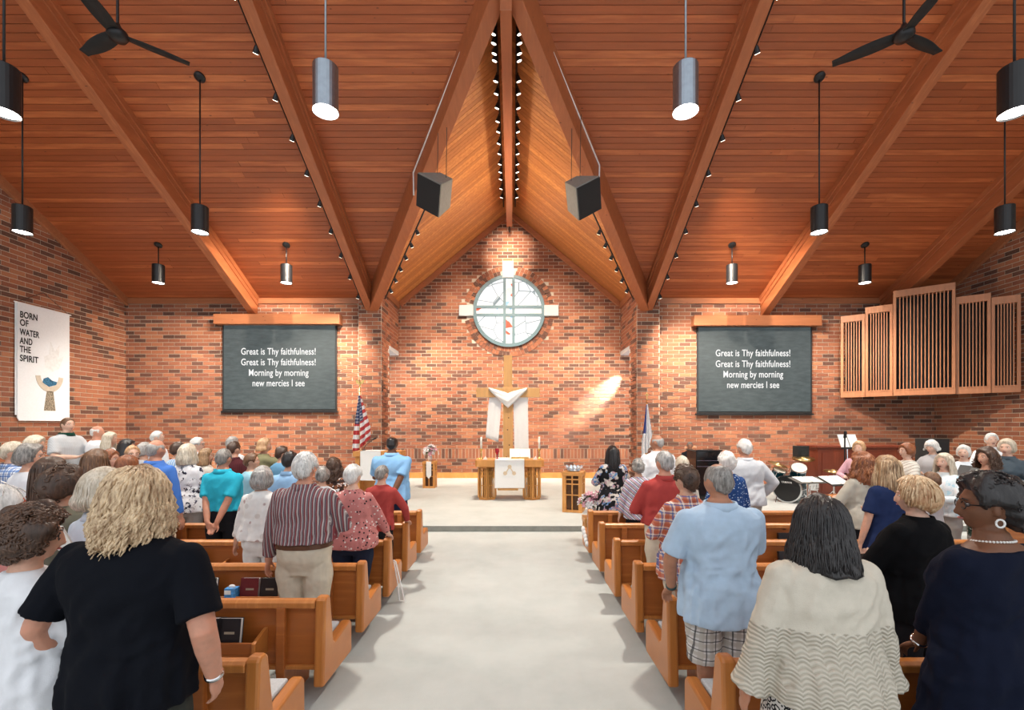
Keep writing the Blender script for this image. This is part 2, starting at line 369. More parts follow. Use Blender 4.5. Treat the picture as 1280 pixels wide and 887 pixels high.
for sx in (-1, 1):
    for sz in (-1, 1):
        a0, a1 = math.asin(B_/WR_), math.acos(A_/WR_); poly = [(A_, B_)]+[(WR_*math.cos(a0+(a1-a0)*i/12), WR_*math.sin(a0+(a1-a0)*i/12)) for i in range(13)]
        MB().prism([(sx*x, sz*z) for x, z in poly], (0, .02)).build('pane', M_ST, rw)
        MB().prism([(sx*B_*.0+sx*0, sz*.10), (sx*.17, sz*.10), (sx*.17, sz*1.24), (0, sz*1.24)], (0, .02)).build('pane', M_ST2, rw)
    MB().prism([(sx*.17, -.10), (sx*1.24, -.10), (sx*1.24, .10), (sx*.17, .10)], (0, .02)).build('pane', M_ST2, rw)
MB().bx(-.17, .17, -.02, 0, -.10, .10).build('pane', M_ST2, rw)
MB().loft([[Vector((r*math.cos(a), y, r*math.sin(a))) for a in [2*math.pi*k/64 for k in range(64)]] for r, y in ((1.29, 0), (1.29, -.07), (1.17, -.07), (1.17, 0), (1.29, 0))], cap=False).build('frame', M_GREYFR, rw)
for x in (-.16, .16): MB().bx(x-.047, x+.047, -.06, -.0, -1.23, 1.23).build('mullion', M_GREYFR, rw)
for z in (-.145, .145): MB().bx(-1.23, 1.23, -.055, -.0, z-.047, z+.047).build('mullion', M_GREYFR, rw)

# ------------------------------------------------------------------ ceiling
RID_D = 0.6
def quadmesh(ps): 
    b = MB(); return b.add(ps, [tuple(range(len(ps)))])
b = MB(); up = .05
for s_, xe in ((-1, XL-.3), (1, XR+.3)):
    b.add([(xe, DN+.3, ceilz(DN+.3)+up), (XC+s_*vhalf(DN+.3), DN+.3, ceilz(DN+.3)+up), (XC, VTOP, RIDGE+up), (XC, RID_D, ceilz(RID_D)+up), (xe, RID_D, ceilz(RID_D)+up)], [(0,1,2,3,4)])
    b.add([(XC, VTOP, RIDGE+up), (XC+s_*vhalf(DN+.3), DN+.3, ceilz(DN+.3)+up), (XC+s_*vhalf(DN+.3), DC+.3, ceilz(DN+.3)+up), (XC, DC+.3, RIDGE+up)], [(0,1,2,3)])
ce = struct(b.build('ceiling', M_BEAM), 'sloping red cedar plank ceiling')
def unitbox(name, mat):
    me = MB().box((0,0,0), (1,1,1)).build(name, mat); d = me.data; bpy.data.objects.remove(me); return d
PLK = unitbox('plank', M_PLANK); PLKG = unitbox('plank', M_PLANK_LIT)
def plank(me, c, U, V, N, size, parent):
    o = bpy.data.objects.new('plank', me); C.objects.link(o); o.parent = parent
    m = Matrix((U*size[0], V*size[1], N*size[2])).transposed().to_4x4(); m.translation = c; o.matrix_local = m
PWD = .134; rng = random.Random(5); Vd = Vector((0, -COS, SIN)); Nn = Vector((0, -SIN, -COS)); rest = MB(); nrow = int((DN-RID_D)/COS/PWD); cnt = 0
for r in range(nrow):
    s_ = (r+.5)*PWD; d = DN-s_*COS; z = ceilz(d)
    for sgn in (-1, 1):
        x_in = XC+sgn*max(.01, vhalf(d)-.05); x_out = XL if sgn < 0 else XR
        cuts = [x_in+(x_out-x_in)*rng.uniform(.25, .75)] if rng.random() < .9 else []
        xs = sorted([x_in, x_out]+cuts)
        for a, b_ in zip(xs, xs[1:]):
            c = Vector(((a+b_)/2, d, z))+Nn*(.004+rng.uniform(0, .004))
            if d > 7.1 and cnt < 300: plank(PLK, c, Vector((1,0,0)), Vd, Nn, (b_-a-.006, PWD-.009, .024), ce); cnt += 1
            else: rest.box(c, (b_-a-.006, PWD-.009, .024), Matrix((Vector((1,0,0)), Vd, Nn)).transposed())
rest.build('planking', M_PLANK, ce, kind='stuff')
gc = struct(MB().add([(XC-.1, VTOP, RIDGE+.04), (XC+.1, VTOP, RIDGE+.04), (XC+.1, DC, RIDGE+.04), (XC-.1, DC, RIDGE+.04)], [(0,1,2,3)]).build('ceiling_gable', M_BEAM), 'steep cedar plank ceiling above the altar')
d = VTOP+.25
while d < DC-.02:
    xm = vhalf(d)-.04 if d < DN else SX+.02
    for sgn in (-1, 1):
        U = Vector((sgn, 0, -GS)).normalized(); V = Vector((0, 1, 0)); N = U.cross(V)
        L = xm*math.sqrt(1+GS*GS); c = Vector((XC, d, RIDGE))+U*(L/2)+Vector((0, 0, -.006-rng.uniform(0, .004)))
        plank(PLKG, c, U, V, N, (L, PWD-.009, .024), gc)
    d += PWD
# nave beams with mouldings
def sweep_beam(pts, wd, top, bot, name, mat, parent=None, bev=.012):
    """pts: list of (x,y,z of ceiling line, perp) ; rectangular section hanging from the ceiling"""
    rings = []
    for x, y, z, p in pts:
        q = Vector((p[0], p[1], 0))*(wd/2); c = Vector((x, y, z))
        rings.append([c-q+Vector((0,0,top)), c+q+Vector((0,0,top)), c+q+Vector((0,0,-bot)), c-q+Vector((0,0,-bot))])
    return MB().loft(rings).build(name, mat, parent, bevel=bev)
BX = [XC-8.1, XC-4.36, XC+4.36, XC+8.1, XC+11.9]
for k, x in enumerate(BX):
    y0 = DN-.01
    o = sweep_beam([(x, y0, ceilz(y0), (1,0)), (x, RID_D, ceilz(RID_D), (1,0))], .23, .02, .62, 'trim_%d' % (k+1), M_BEAM)
    struct(o, 'sloping laminated ceiling beam')
    for s_ in (-1, 1):
        for wd, bt in ((.06, .17), (.03, .30)): sweep_beam([(x+s_*(.115+wd/2), y0, ceilz(y0), (1,0)), (x+s_*(.115+wd/2), RID_D, ceilz(RID_D), (1,0))], wd, .0, bt, 'moulding', M_BEAM, o, .006)
# valley beams, ridge beam, fascias
def valley_pt(sgn, d): return Vector((XC+sgn*vhalf(d), d, ceilz(d)))
for sgn, n in ((-1, 6), (1, 7)):
    a, b_ = valley_pt(sgn, 14.18), valley_pt(sgn, VTOP-.15); b_.x = XC+sgn*.05
    dr = (b_-a); p = Vector((-dr.y, dr.x, 0)).normalized()
    o = sweep_beam([(a.x, a.y, a.z, p), (b_.x, b_.y, b_.z+.05, p)], .27, .03, .66, 'trim_%d' % n, M_BEAM); struct(o, 'valley beam of the steep altar roof')
o = sweep_beam([(XC, VTOP-.1, RIDGE, (1,0)), (XC, 15.75, RIDGE, (1,0))], .2, 0, .86, 'trim_8', M_BEAM); struct(o, 'ridge beam above the altar')
MB().tube([(XC, 15.7, RIDGE-.86), (XC, 15.7, RIDGE-1.05)], .02).build('rod', M_BLACK, o)
for sgn, n in ((-1, 9), (1, 10)):
    U = Vector((sgn, 0, -GS)).normalized(); L = 3.98*math.sqrt(1+GS*GS); N = Vector((0,0,1))-U*U.z; N.normalize()
    b = MB().box(Vector((XC, DC-.06, RIDGE-.02))+U*(L/2)-N*.10, (L, .12, .17), Matrix((U, Vector((0,1,0)), N)).transposed())
    struct(b.build('trim_%d' % n, M_TRIM, bevel=.008), 'sloping wooden fascia along the gable')
    xa, xb = (XL, XC-SX-.71) if sgn < 0 else (XC+SX+.71, XR)
    struct(MB().bx(xa, xb, DN-.06, DN, EAVE-.20, EAVE-.02).build('trim_%d' % (n+2), M_TRIM, bevel=.008), 'wooden fascia along the wall top')
    xi = XC+sgn*SX
    struct(MB().bx(min(xi, xi-sgn*.06), max(xi, xi-sgn*.06), PY+.2, DC, gablez(xi)-.24, gablez(xi)-.03).build('trim_%d' % (n+4), M_TRIM), 'wooden fascia over the pier')
for x, n, s_ in ((XL, 15, 1), (XR, 16, -1)):
    o = sweep_beam([(x+s_*.05, DN-.01, ceilz(DN), (1,0)), (x+s_*.05, RID_D, ceilz(RID_D), (1,0))], .10, 0, .26, 'trim_%d' % n, M_TRIM); struct(o, 'sloping fascia at the top of the side wall')
# ------------------------------------------------------------------ lamps and fans
ORD = ['first', 'second', 'third', 'fourth', 'fifth', 'sixth', 'seventh', 'eighth', 'ninth', 'tenth', 'eleventh', 'twelfth', 'thirteenth', 'fourteenth', 'fifteenth', 'sixteenth']
def pendant(x, d, zb, ztop, silver, label, group):
    zc = ceilz(d)-.02; m = M_SILVER if silver else M_BLACK
    t = thing('pendant_lamp', label, 'lamp', (x, d, zc), group=group)
    q = Vector((0, -SIN, -COS))
    MB().lathe((0,0,0), [(.10, .0), (.10, .035), (.06, .06), (.02, .065)], 18, q).build('canopy', m, t, smooth=False)
    MB().tube([(0,0,-.03), (0,0,ztop-zc)], .014, 8, False).build('rod', m, t, smooth=True)
    h = ztop-zb; z0 = zb-zc
    MB().loft([[Vector((r*math.cos(2*math.pi*k/28), r*math.sin(2*math.pi*k/28), z)) for k in range(28)] for r, z in ((.135, z0+.05), (.15, z0), (.15, z0+h-.01), (.14, z0+h), (.02, z0+h))], cap=False).build('shade', m, t, smooth=False)
    MB().lathe((0,0,z0+.02), [(.136, 0), (.136, .02)], 24).build('diffuser', M_LAMP, t)
    spot('pendant_light', (0, 0, z0-.01), (0, 0, z0-1), PENDANT_W*(1.3 if silver else 1), 125, (1, .93, .82), .8, t, .13)
for j, (px, nm) in enumerate(((198, 'far left'), (358, 'left, near the screen'), (915, 'right, near the screen'), (1081, 'far right, near the organ case'))):
    d = 12.64; pendant(PX(px, d), d, PZ(354, d), PZ(331, d), False, 'small black cylinder pendant lamp in the farthest row, ' + nm, 'pendant lamps')
for j, (px, nm) in enumerate(((28, 'beside the left brick wall'), (250, 'against the left sloping beam'), (1024, 'against the right sloping beam'), (1256, 'above the organ case'))):
    d = 9.06; pendant(PX(px, d), d, PZ(291, d), PZ(258, d), False, 'black cylinder pendant lamp in the middle row ' + nm, 'pendant lamps')
for px, nm in ((5, 'left'), (1268, 'right')):
    d = 5.5; pendant(PX(px, d), d, PZ(142, d), PZ(84, d), False, 'large black cylinder pendant lamp cut by the %s edge of the photo' % nm, 'pendant lamps')
for px, nm in ((407, 'left'), (857, 'right')):
    d = 5.6; pendant(PX(px, d), d, PZ(140, d), PZ(83, d), True, 'large silver cylinder pendant lamp glowing brightly, %s of the aisle' % nm, 'silver pendant lamps')
def fan(hx, hy_, d, angs, label):
    c = P(hx, hy_, d); t = thing('ceiling_fan', label, 'fan', (c.x, c.y, ceilz(d)), group='black ceiling fans'); z = c.z-ceilz(d)
    MB().tube([(0,0,-.03), (0,0,z+.12)], .018, 8, False).build('rod', M_BLACK, t)
    MB().lathe((0,0,-.12), [(.05, 0), (.08, .06), (.09, .12)], 16).build('canopy', M_BLACK, t)
    MB().lathe((0,0,z-.07), [(.02, 0), (.10, .02), (.13, .07), (.12, .13), (.05, .19), (.03, .24)], 20).build('motor', M_BLACK, t, smooth=True)
    for a in angs:
        dr = Vector((math.cos(R(a)), math.sin(R(a)), 0)); pr = Vector((-dr.y, dr.x, 0)); rings = []
        for i in range(9):
            u = i/8; r = .10+.74*u; wd = .075+.03*math.sin(math.pi*min(1, u*1.1))-.02*u; cc = dr*r+Vector((0,0,z+.02)); tilt = pr+Vector((0,0,.28-.12*u))
            rings.append([cc-tilt*wd-Vector((0,0,.008)), cc+tilt*wd-Vector((0,0,.008)), cc+tilt*wd+Vector((0,0,.006)), cc-tilt*wd+Vector((0,0,.006))])
        MB().loft(rings).build('blade', M_BLACKM, t, smooth=True)
fan(147, 45, 6.5, (39, 158, 279), 'black three-blade ceiling fan on the left of the nave')
fan(1130, 45, 6.5, (141, 22, 261), 'black three-blade ceiling fan on the right of the nave')
def track_head(loc, aim, label, group, light=0, size=50, tgt=None, scale=1.0):
    t = thing('track_spotlight', label, 'spotlight', loc, group=group); a = Vector(aim).normalized()
    MB().tube([(0,0,0), (0,0,-.08*scale)], .012*scale, 6, False).build('stem', M_BLACK, t)
    c = Vector((0,0,-.10*scale))
    MB().lathe(c-a*.05*scale, [(.03*scale, 0), (.042*scale, .04*scale), (.055*scale, .12*scale)], 10, a).build('housing', M_BLACK, t)
    MB().lathe(c+a*.071*scale, [(.048*scale, 0), (.045*scale, .006)], 10, a).build('lens', M_LENS, t)
    if light: spot('track_light', c+a*.10*scale, c+a*.1*scale+(Vector(tgt)-Vector(loc)), light, size, (1, .86, .69), .9, t, .05)
def track(a, b_, label):
    o = MB().tube([a, b_], .022, 4, False).build('light_track', M_BLACK); tag(o, label, 'light track', 'lighting tracks'); return o
# ridge tracks
ys = [37, 49, 62, 71, 97, 113, 131, 148, 161, 176, 189, 202, 212, 221, 233, 244]; ZT = RIDGE-.42
RX = .19
for sgn, nm in ((-1, 'left'), (1, 'right')):
    track((XC+sgn*RX, VTOP+.3, ZT), (XC+sgn*RX, 15.2, ZT), 'black lighting track along the %s side of the ridge beam' % nm)
    for i, y in enumerate(ys):
        d = F*(ZT-.1-CH)/(HY-y); lit = (i in (6, 9, 12, 14)); tg = {6: (XC+sgn*1.2, 11.4, 1), 9: (XC+sgn*2.6, DC, 2.2), 12: (XC+sgn*1.3, DC, 4.4), 14: (XC, DC, 8.3)}.get(i)
        track_head((XC+sgn*(RX+.03), d, ZT), (sgn*.35, .35, -1), 'small black spotlight on the %s ridge beam track, %s from the altar wall' % (nm, ORD[15-i]), 'spotlights %s of the ridge beam' % nm, TRACK_W*(.9 if i != 14 else .5) if lit else 0, 62 if i != 14 else 44, tg)
# valley tracks
for sgn, nm in ((-1, 'left'), (1, 'right')):
    off = Vector((-sgn*.19, .10, 0))
    track(valley_pt(sgn, 10.6)+off+Vector((0,0,-.55)), valley_pt(sgn, 13.8)+off+Vector((0,0,-.55)), 'black lighting track under the %s valley beam' % nm)
    for i in range(6):
        d = 11.55+i*.36; p = valley_pt(sgn, d)+off+Vector((0,0,-.56)); lit = i in (1, 4)
        track_head(p, (-sgn*.3, .6, -.8), 'small black spotlight under the %s valley beam, %s from the altar wall' % (nm, ORD[5-i]), 'spotlights under the %s valley beam' % nm, TRACK_W*(.9 if i == 4 else .45) if lit else 0, 70 if i == 4 else 110, {4: (XC+sgn*2.2, DC, 2.6), 1: (XC-sgn*1.9, 12.0, 8.0)}.get(i))
# nave beam tracks
for sgn, nm in ((-1, 'left'), (1, 'right')):
    x = XC+sgn*(4.36+.165); f = lambda d: Vector((x, d, ceilz(d)-.5))
    track(f(6.5), f(14.3), 'black lighting track along the beam %s of the altar roof' % nm)
    for i in range(10):
        d = 7.55+i*.68; lit = i in (3, 5, 7); tg = {3: (XC+sgn*8.3, DN, 3.6), 5: (XC+sgn*9.6, DN, 3.3), 7: (XC+sgn*6.0, DN, 2.6)}.get(i)
        track_head(f(d), (sgn*.5, .55, -1), 'small spotlight on the nave beam %s of the altar roof, %s from the wall' % (nm, ORD[9-i]), 'spotlights on the beam %s of the altar roof' % nm, TRACK_W*1.25 if lit else 0, 66, tg)
# loudspeakers and cables
M_GRILLE = plain('speaker_grille', (0.012, 0.013, 0.015), .7, var=.5, scale=160); M_SPKG = plain('speaker_grey', (0.22, 0.22, 0.20), .6)
def cabinet(px, py, d, sgn, label):
    c = P(px, py, d); t = thing('loudspeaker', label, 'loudspeaker', c, group='hanging loudspeakers')
    fr = Vector((sgn*.56, -.62, -.52)).normalized(); sd = fr.cross(Vector((0,0,1))).normalized(); tilt = Matrix.Rotation(sgn*.68, 3, fr); sd = tilt@sd; up = sd.cross(fr)
    q = lambda a, b_, e: sd*a+up*b_+fr*e
    back = [q(-.17, -.30, -.28), q(.17, -.30, -.28), q(.17, .30, -.28), q(-.17, .30, -.28)]; front = [q(-.32, -.34, .26), q(.32, -.34, .26), q(.32, .34, .26), q(-.32, .34, .26)]
    MB().loft([back, front]).build('cabinet', M_SPKG, t, bevel=.015)
    MB().loft([[q(-.30, -.32, .262), q(.30, -.32, .262), q(.30, .32, .262), q(-.30, .32, .262)], [q(-.30, -.32, .285), q(.30, -.32, .285), q(.30, .32, .285), q(-.30, .32, .285)]]).build('grille', M_GRILLE, t)
    for a, b_ in ((.12, -.2), (-.12, -.2)):
        p = q(a, .33, b_*.6); MB().tube([p, (p.x+.02, p.y, gablez(c.x+p.x)-c.z)], .007, 5, False).build('cable', M_BLACK, t)
cabinet(546, 241, 9.6, -1, 'black loudspeaker hanging under the left valley beam'); cabinet(726, 245, 9.6, 1, 'black loudspeaker hanging under the right valley beam')
M_COND = plain('white_conduit', (.8, .8, .8), .5)
for sgn, nm, dd in ((-1, 'left', 10.75), (1, 'right', 10.6)):
    off = Vector((sgn*.20, -.1, -.14)); a = valley_pt(sgn, VTOP+.1)+off; b_ = valley_pt(sgn, dd)+off
    tag(MB().tube([a, b_, b_+Vector((-sgn*.02, -.05, -.55))], .017, 6, False).build('cable_conduit', M_COND), 'thin white conduit running along the %s valley beam' % nm, 'conduit', 'white conduits')

# ------------------------------------------------------------------ screens, banner, organ case
def text(body, name, mat, width, height_cap, parent, mtx, off=.012, align='CENTER'):
    cu = bpy.data.curves.new(name, 'FONT'); cu.body = body; cu.align_x = align; cu.align_y = 'CENTER'; cu.size = 1.0; cu.extrude = .001; cu.space_character = 1.04; cu.offset = off
    cu.materials.append(mat); o = bpy.data.objects.new(name, cu); C.objects.link(o)
    bpy.context.view_layer.update(); dx, dy = o.dimensions.x, .70
    sx, sy = (width/dx if width else height_cap/dy), height_cap/dy
    me = bpy.data.meshes.new_from_object(o.evaluated_get(bpy.context.evaluated_depsgraph_get())); bpy.data.objects.remove(o); me.materials.clear(); me.materials.append(mat)
    o = bpy.data.objects.new(name, me); C.objects.link(o)
    if parent is not None: o.parent = parent
    o.matrix_local = mtx @ Matrix.Diagonal((sx, sy, 1, 1)); return o
def mat_water():
    m, nt, b = nodes('projected_water'); v = tex_map(nt, 'Object', (1.1, 1, 4.2)); f = noise_n(nt, v, 2.6, 6, .62); g = sep(nt, tex_map(nt, 'Object', (1, 1, 1)))[2]
    grad = math_n(nt, 'ADD', math_n(nt, 'MULTIPLY', g, .18), .5)
    c1 = mixc(nt, grad, (.035, .075, .080, 1), (.105, .125, .135, 1)); c = mixc(nt, ramp(nt, f, [(.38, (0,0,0,1)), (.72, (1,1,1,1))]), c1, (.17, .215, .22, 1))
    nt.links.new(c, b.inputs['Emission Color']); b.inputs['Emission Strength'].default_value = .27; b.inputs['Specular IOR Level'].default_value = .05; b.inputs['Base Color'].default_value = (.03, .035, .038, 1); b.inputs['Roughness'].default_value = .8; return m
M_WATER = mat_water(); M_LYR = emit('projected_white', (1, 1, 1), .58); M_LYR.node_tree.nodes['Principled BSDF'].inputs['Base Color'].default_value = (.03, .03, .03, 1); [M_LYR.node_tree.links.remove(l) for l in list(M_LYR.node_tree.links) if l.to_socket.name == 'Base Color']; FRONT = Matrix.Rotation(R(90), 4, 'X')
def screen(px0, px1, py0, py1, v0, v1, vy0, vy1, tx, tys, label):
    d = DN-.07; x0, x1, z1, z0 = PX(px0, d), PX(px1, d), PZ(py0, d), PZ(py1, d); cx = (x0+x1)/2; cz = (z0+z1)/2
    t = thing('projection_screen', label, 'screen', (cx, d, cz), group='projection screens')
    wd, ht = (x1-x0)/2, (z1-z0)/2
    MB().bx(-wd, wd, 0, .03, -ht, ht).build('backing', M_BLACKM, t)
    MB().bx(-wd+.05, wd-.05, -.012, 0, -ht+.06, ht-.05).build('picture', M_WATER, t)
    MB().bx(-wd-.04, wd+.04, -.03, .03, -ht-.05, -ht+.0).build('bottom_bar', M_BLACK, t)
    vd = DN-.3
    MB().bx(PX(v0, vd)-cx, PX(v1, vd)-cx, -.22, .07, PZ(vy1, vd)-cz, PZ(vy0, vd)-cz).build('valance', M_TRIM, t, bevel=.01)
    k = d/F
    for (ln, wpx), y in zip((('Great is Thy faithfulness!', 93), ('Great is Thy faithfulness!', 93), ('Morning by morning', 74.5), ('new mercies I see', 65)), tys):
        text(ln, 'lyric_line', M_LYR, wpx*k, 8.2*k, t, Matrix.Translation((PX(tx, d)-cx, -.018, PZ(y, d)-cz)) @ FRONT, .009)
screen(278, 421, 404, 513.5, 266, 424, 392, 404.5, 348.5, (439.5, 452.8, 466, 479), 'projection screen with white hymn lyrics on the wall left of the altar')
screen(871, 1015, 407, 516.5, 868, 1028, 393.5, 406.5, 941, (441.5, 455, 468, 481.2), 'projection screen with white hymn lyrics on the wall right of the altar')
# banner on the left wall
xb = XL+.05; y0, y1 = 11.24, 12.56; zt, zb_ = 5.03, 2.10
M_BAN = plain('banner_cloth', (.74, .76, .80), .85, var=.03, scale=30); M_INK = plain('black_felt', (.012, .012, .014), .9)
ban = thing('banner', 'white cloth banner reading born of water and the spirit on the brick wall', 'banner', (xb, (y0+y1)/2, zb_)); hw = (y1-y0)/2; hh = zt-zb_
MB().prism([(-hw, .08), (-hw+.04, 0), (hw-.02, 0), (hw, .06), (hw, hh), (-hw, hh)], (0, .02), (0,0,0), (0,1,0), (0,0,1)).build('cloth', M_BAN, ban)
MB().prism([(-hw-.03, .14), (hw-.06, .14), (hw-.06, hh), (-hw-.03, hh)], (-.02, -.005), (0,0,0), (0,1,0), (0,0,1)).build('backing_cloth', M_BAN, ban)
MB().tube([(0, -hw-.05, hh), (0, hw+.05, hh)], .018, 8).build('hanging_rod', M_WHITE, ban)
MB().tube([(0, -hw, hh), (-.02, 0, hh+.42)], .006, 4).tube([(-.02, 0, hh+.42), (0, hw, hh)], .006, 4).build('hanging_cord', M_BLACK, ban)
SIDE = Matrix(((0,0,1,0),(1,0,0,0),(0,1,0,0),(0,0,0,1)))
for ln, z, wd in (('BORN', 4.735, .41), ('OF', 4.535, .20), ('WATER', 4.30, .47), ('AND', 4.085, .30), ('THE', 3.875, .26), ('SPIRIT', 3.65, .44)):
    text(ln, 'lettering', M_INK, wd, .155, ban, Matrix.Translation((.024, -hw+.05, z-zb_)) @ SIDE, .026, 'LEFT')
M_CUP = plain('tan_felt', (.52, .45, .37), .9); M_SPK = plain('speckled_felt', (.24, .20, .15), .9, var=.85, scale=40); M_BLUE = plain('blue_felt', (.03, .12, .22), .9, var=.6, scale=25); M_FAINT = plain('pale_felt', (.69, .70, .72), .9)
cz = 3.30-zb_; ca = .12
arc = [(ca+.36*math.cos(R(a)), cz+.0+.44*math.sin(R(a))) for a in range(185, 356, 10)]+[(ca+.24*math.cos(R(a)), cz+.30*math.sin(R(a))) for a in range(355, 184, -10)]
MB().prism(arc, (.021, .028), (0,0,0), (0,1,0), (0,0,1)).build('cup_print', M_CUP, ban)
MB().prism([(ca-.19, cz-.20), (ca-.02, cz-.30), (ca+.16, cz-.24), (ca+.19, cz-.16), (ca+.05, cz-.13), (ca-.05, cz-.05), (ca-.16, cz-.10)], (.024, .031), (0,0,0), (0,1,0), (0,0,1)).build('water_print', M_BLUE, ban)
MB().prism([(ca-.15, cz-.93), (ca+.15, cz-.93), (ca+.09, cz-.42), (ca-.08, cz-.42)], (.021, .028), (0,0,0), (0,1,0), (0,0,1)).build('cup_stem_print', M_SPK, ban)
MB().prism([(.0, 1.40), (.18, 1.30), (.36, 1.40), (.50, 1.75), (.36, 1.70), (.38, 2.05), (.26, 1.85), (.14, 2.10), (.10, 1.75), (-.02, 1.68)], (.0202, .0215), (0,0,0), (0,1,0), (0,0,1)).build('dove_print', M_FAINT, ban)
# organ case
oa, ob = Vector((10.33, 14.33, 0)), Vector((13.3, 11.92, 0)); U = (ob-oa).normalized(); OL = (ob-oa).length; Zb = 2.85
oc = thing('organ_case', 'stepped wooden organ case with vertical slats high in the right corner', 'organ case', (oa.x, oa.y, Zb)); N = U.cross(Vector((0,0,1)))
Rm = Matrix((U, -N, Vector((0,0,1)))).transposed()
def obox(u0, u1, n0, n1, z0, z1): return MB().box(U*((u0+u1)/2)+N*((n0+n1)/2)+Vector((0,0,(z0+z1)/2)), (u1-u0, abs(n1-n0), z1-z0), Rm)
for (t0, t1, top, ns, pr) in ((0, .159, 5.39, 6, 0), (.159, .329, 5.57, 7, .02), (.329, .677, 5.93, 14, .10), (.677, .857, 5.53, 7, .02), (.857, 1.0, 5.40, 6, 0)):
    a, b_ = t0*OL, t1*OL-.01; tp = top-Zb
    obox(a, b_, -.28, -.25, .02, tp-.02).build('backing', M_BLACKM, oc)  # black sheet added as the shade of the case interior
    obox(a, a+.07, -.02, .10+pr, 0, tp).build('stile', M_ORG, oc, bevel=.006); obox(b_-.07, b_, -.02, .10+pr, 0, tp).build('stile', M_ORG, oc, bevel=.006)
    obox(a, b_, -.02, .11+pr, tp-.20, tp).build('top_rail', M_ORG, oc, bevel=.006); obox(a, b_, -.02, .11+pr, 0, .16).build('bottom_rail', M_ORG, oc, bevel=.006)
    obox(a+.05, b_-.05, .06+pr, .12+pr, .16, .19).build('ledge', M_ORG, oc)
    for i in range(ns):
        u = a+.07+(b_-a-.14)*(i+1)/(ns+1); obox(u-.012, u+.012, .05+pr, .09+pr, .16, tp-.2).build('slat', M_ORG, oc)

# ------------------------------------------------------------------ pews, racks, books
PD0, PSP = 3.15, 0.834
def prow(i): return PD0+PSP*i
AL, AR = -1.31, 1.08
M_CUSH = plain('pale_cushion', (.50, .52, .54), .9, scale=80)
def pew(i, sgn, x_in, x_out, label, rack=True):
    d = prow(i); t = thing('pew', label, 'pew', (x_in, d, 0), group='wooden pews'); L = abs(x_out-x_in); s = -1 if sgn < 0 else 1   # local x runs from the aisle outwards
    X = lambda u: s*u
    def bb(u0, u1, y0, y1, z0, z1): return MB().bx(min(X(u0), X(u1)), max(X(u0), X(u1)), y0, y1, z0, z1)
    prof = [(0.0, .155), (.54, .14), (.56, .165), (.56, .375), (.53, .405), (.50, .41), (.215, .385), (.185, .405), (.13, .745), (.105, .765), (.055, .768), (.035, .745)]
    for u in (0, L-.075):
        x0, x1 = sorted((X(u), X(u+.075)))
        e = MB().prism(prof, (x0, x1), (0,0,0), (0,1,0), (0,0,1)).build('end_panel', M_PEWE, t, bevel=.016)
    uo = .075
    MB().prism([(.035, .690), (.105, .690), (.118, .715), (.108, .738), (.085, .748), (.05, .746), (.03, .73)], sorted((X(uo), X(L-uo))), (0,0,0), (0,1,0), (0,0,1)).build('top_rail', M_PEWE, t, bevel=.006)
    n = max(2, int((L-.3)/1.25)+1); sts = [uo+.24+k*(L-2*uo-.48)/(n-1) for k in range(n)]
    edges = [uo]+sts+[L-uo]
    for a, b_ in zip(edges, edges[1:]): MB().prism([(.055, .28), (.08, .28), (.105, .70), (.08, .70)], sorted((X(a), X(b_))), (0,0,0), (0,1,0), (0,0,1)).build('back_panel', M_PEW, t)
    for u in sts:
        MB().prism([(.028, .70), (.06, .70), (.075, .27), (.16, .20), (.16, 0), (.07, 0), (.02, .25)], sorted((X(u-.032), X(u+.032))), (0,0,0), (0,1,0), (0,0,1)).build('stile', M_PEW, t, bevel=.008)
        MB().prism([(.16, 0), (.42, 0), (.45, .33), (.10, .33)], sorted((X(u-.03), X(u+.03))), (0,0,0), (0,1,0), (0,0,1)).build('support', M_PEW, t, bevel=.006)
    bb(uo, L-uo, .035, .10, .262, .292).build('lower_rail', M_PEWE, t, bevel=.005)
    bb(uo, L-uo, .09, .53, .33, .365).build('seat', M_PEW, t, bevel=.008)
    bb(uo+.01, L-uo-.01, .12, .52, .366, .405).build('cushion', M_CUSH, t, bevel=.015)
    if rack:
        for a, b_ in ((.42, 1.75), (2.2, 3.5)):
            if b_ > L-.2: continue
            r = bb(a, b_, -.085, -.068, .425, .505).build('book_rack', M_PEW, t, bevel=.004)
            bb(a, b_, -.085, .06, .405, .425).build('rack_shelf', M_PEW, r)
            for u in (a, b_-.025):
                MB().prism([(-.10, .39), (.07, .37), (.07, .55), (.03, .545), (-.10, .505)], sorted((X(u), X(u+.025))), (0,0,0), (0,1,0), (0,0,1)).build('rack_end', M_PEWE, r, bevel=.004)
    return t
RN = {-1: 'nearest', 0: 'second nearest', 1: 'third', 2: 'fourth', 3: 'fifth', 4: 'front'}
for i in range(-1, 5):
    pew(i, -1, AL, -6.9 if i < 4 else -6.5, 'wooden pew left of the aisle, %s row' % RN[i])
    pew(i, 1, AR, 5.05, 'wooden pew right of the aisle, %s row' % RN[i])
M_BKB = plain('black_book_cover', (.012, .013, .017), .35); M_BKR = plain('maroon_book_cover', (.13, .012, .018), .4)
M_GOLD = plain('gold_stamp', (.35, .30, .22), .5)
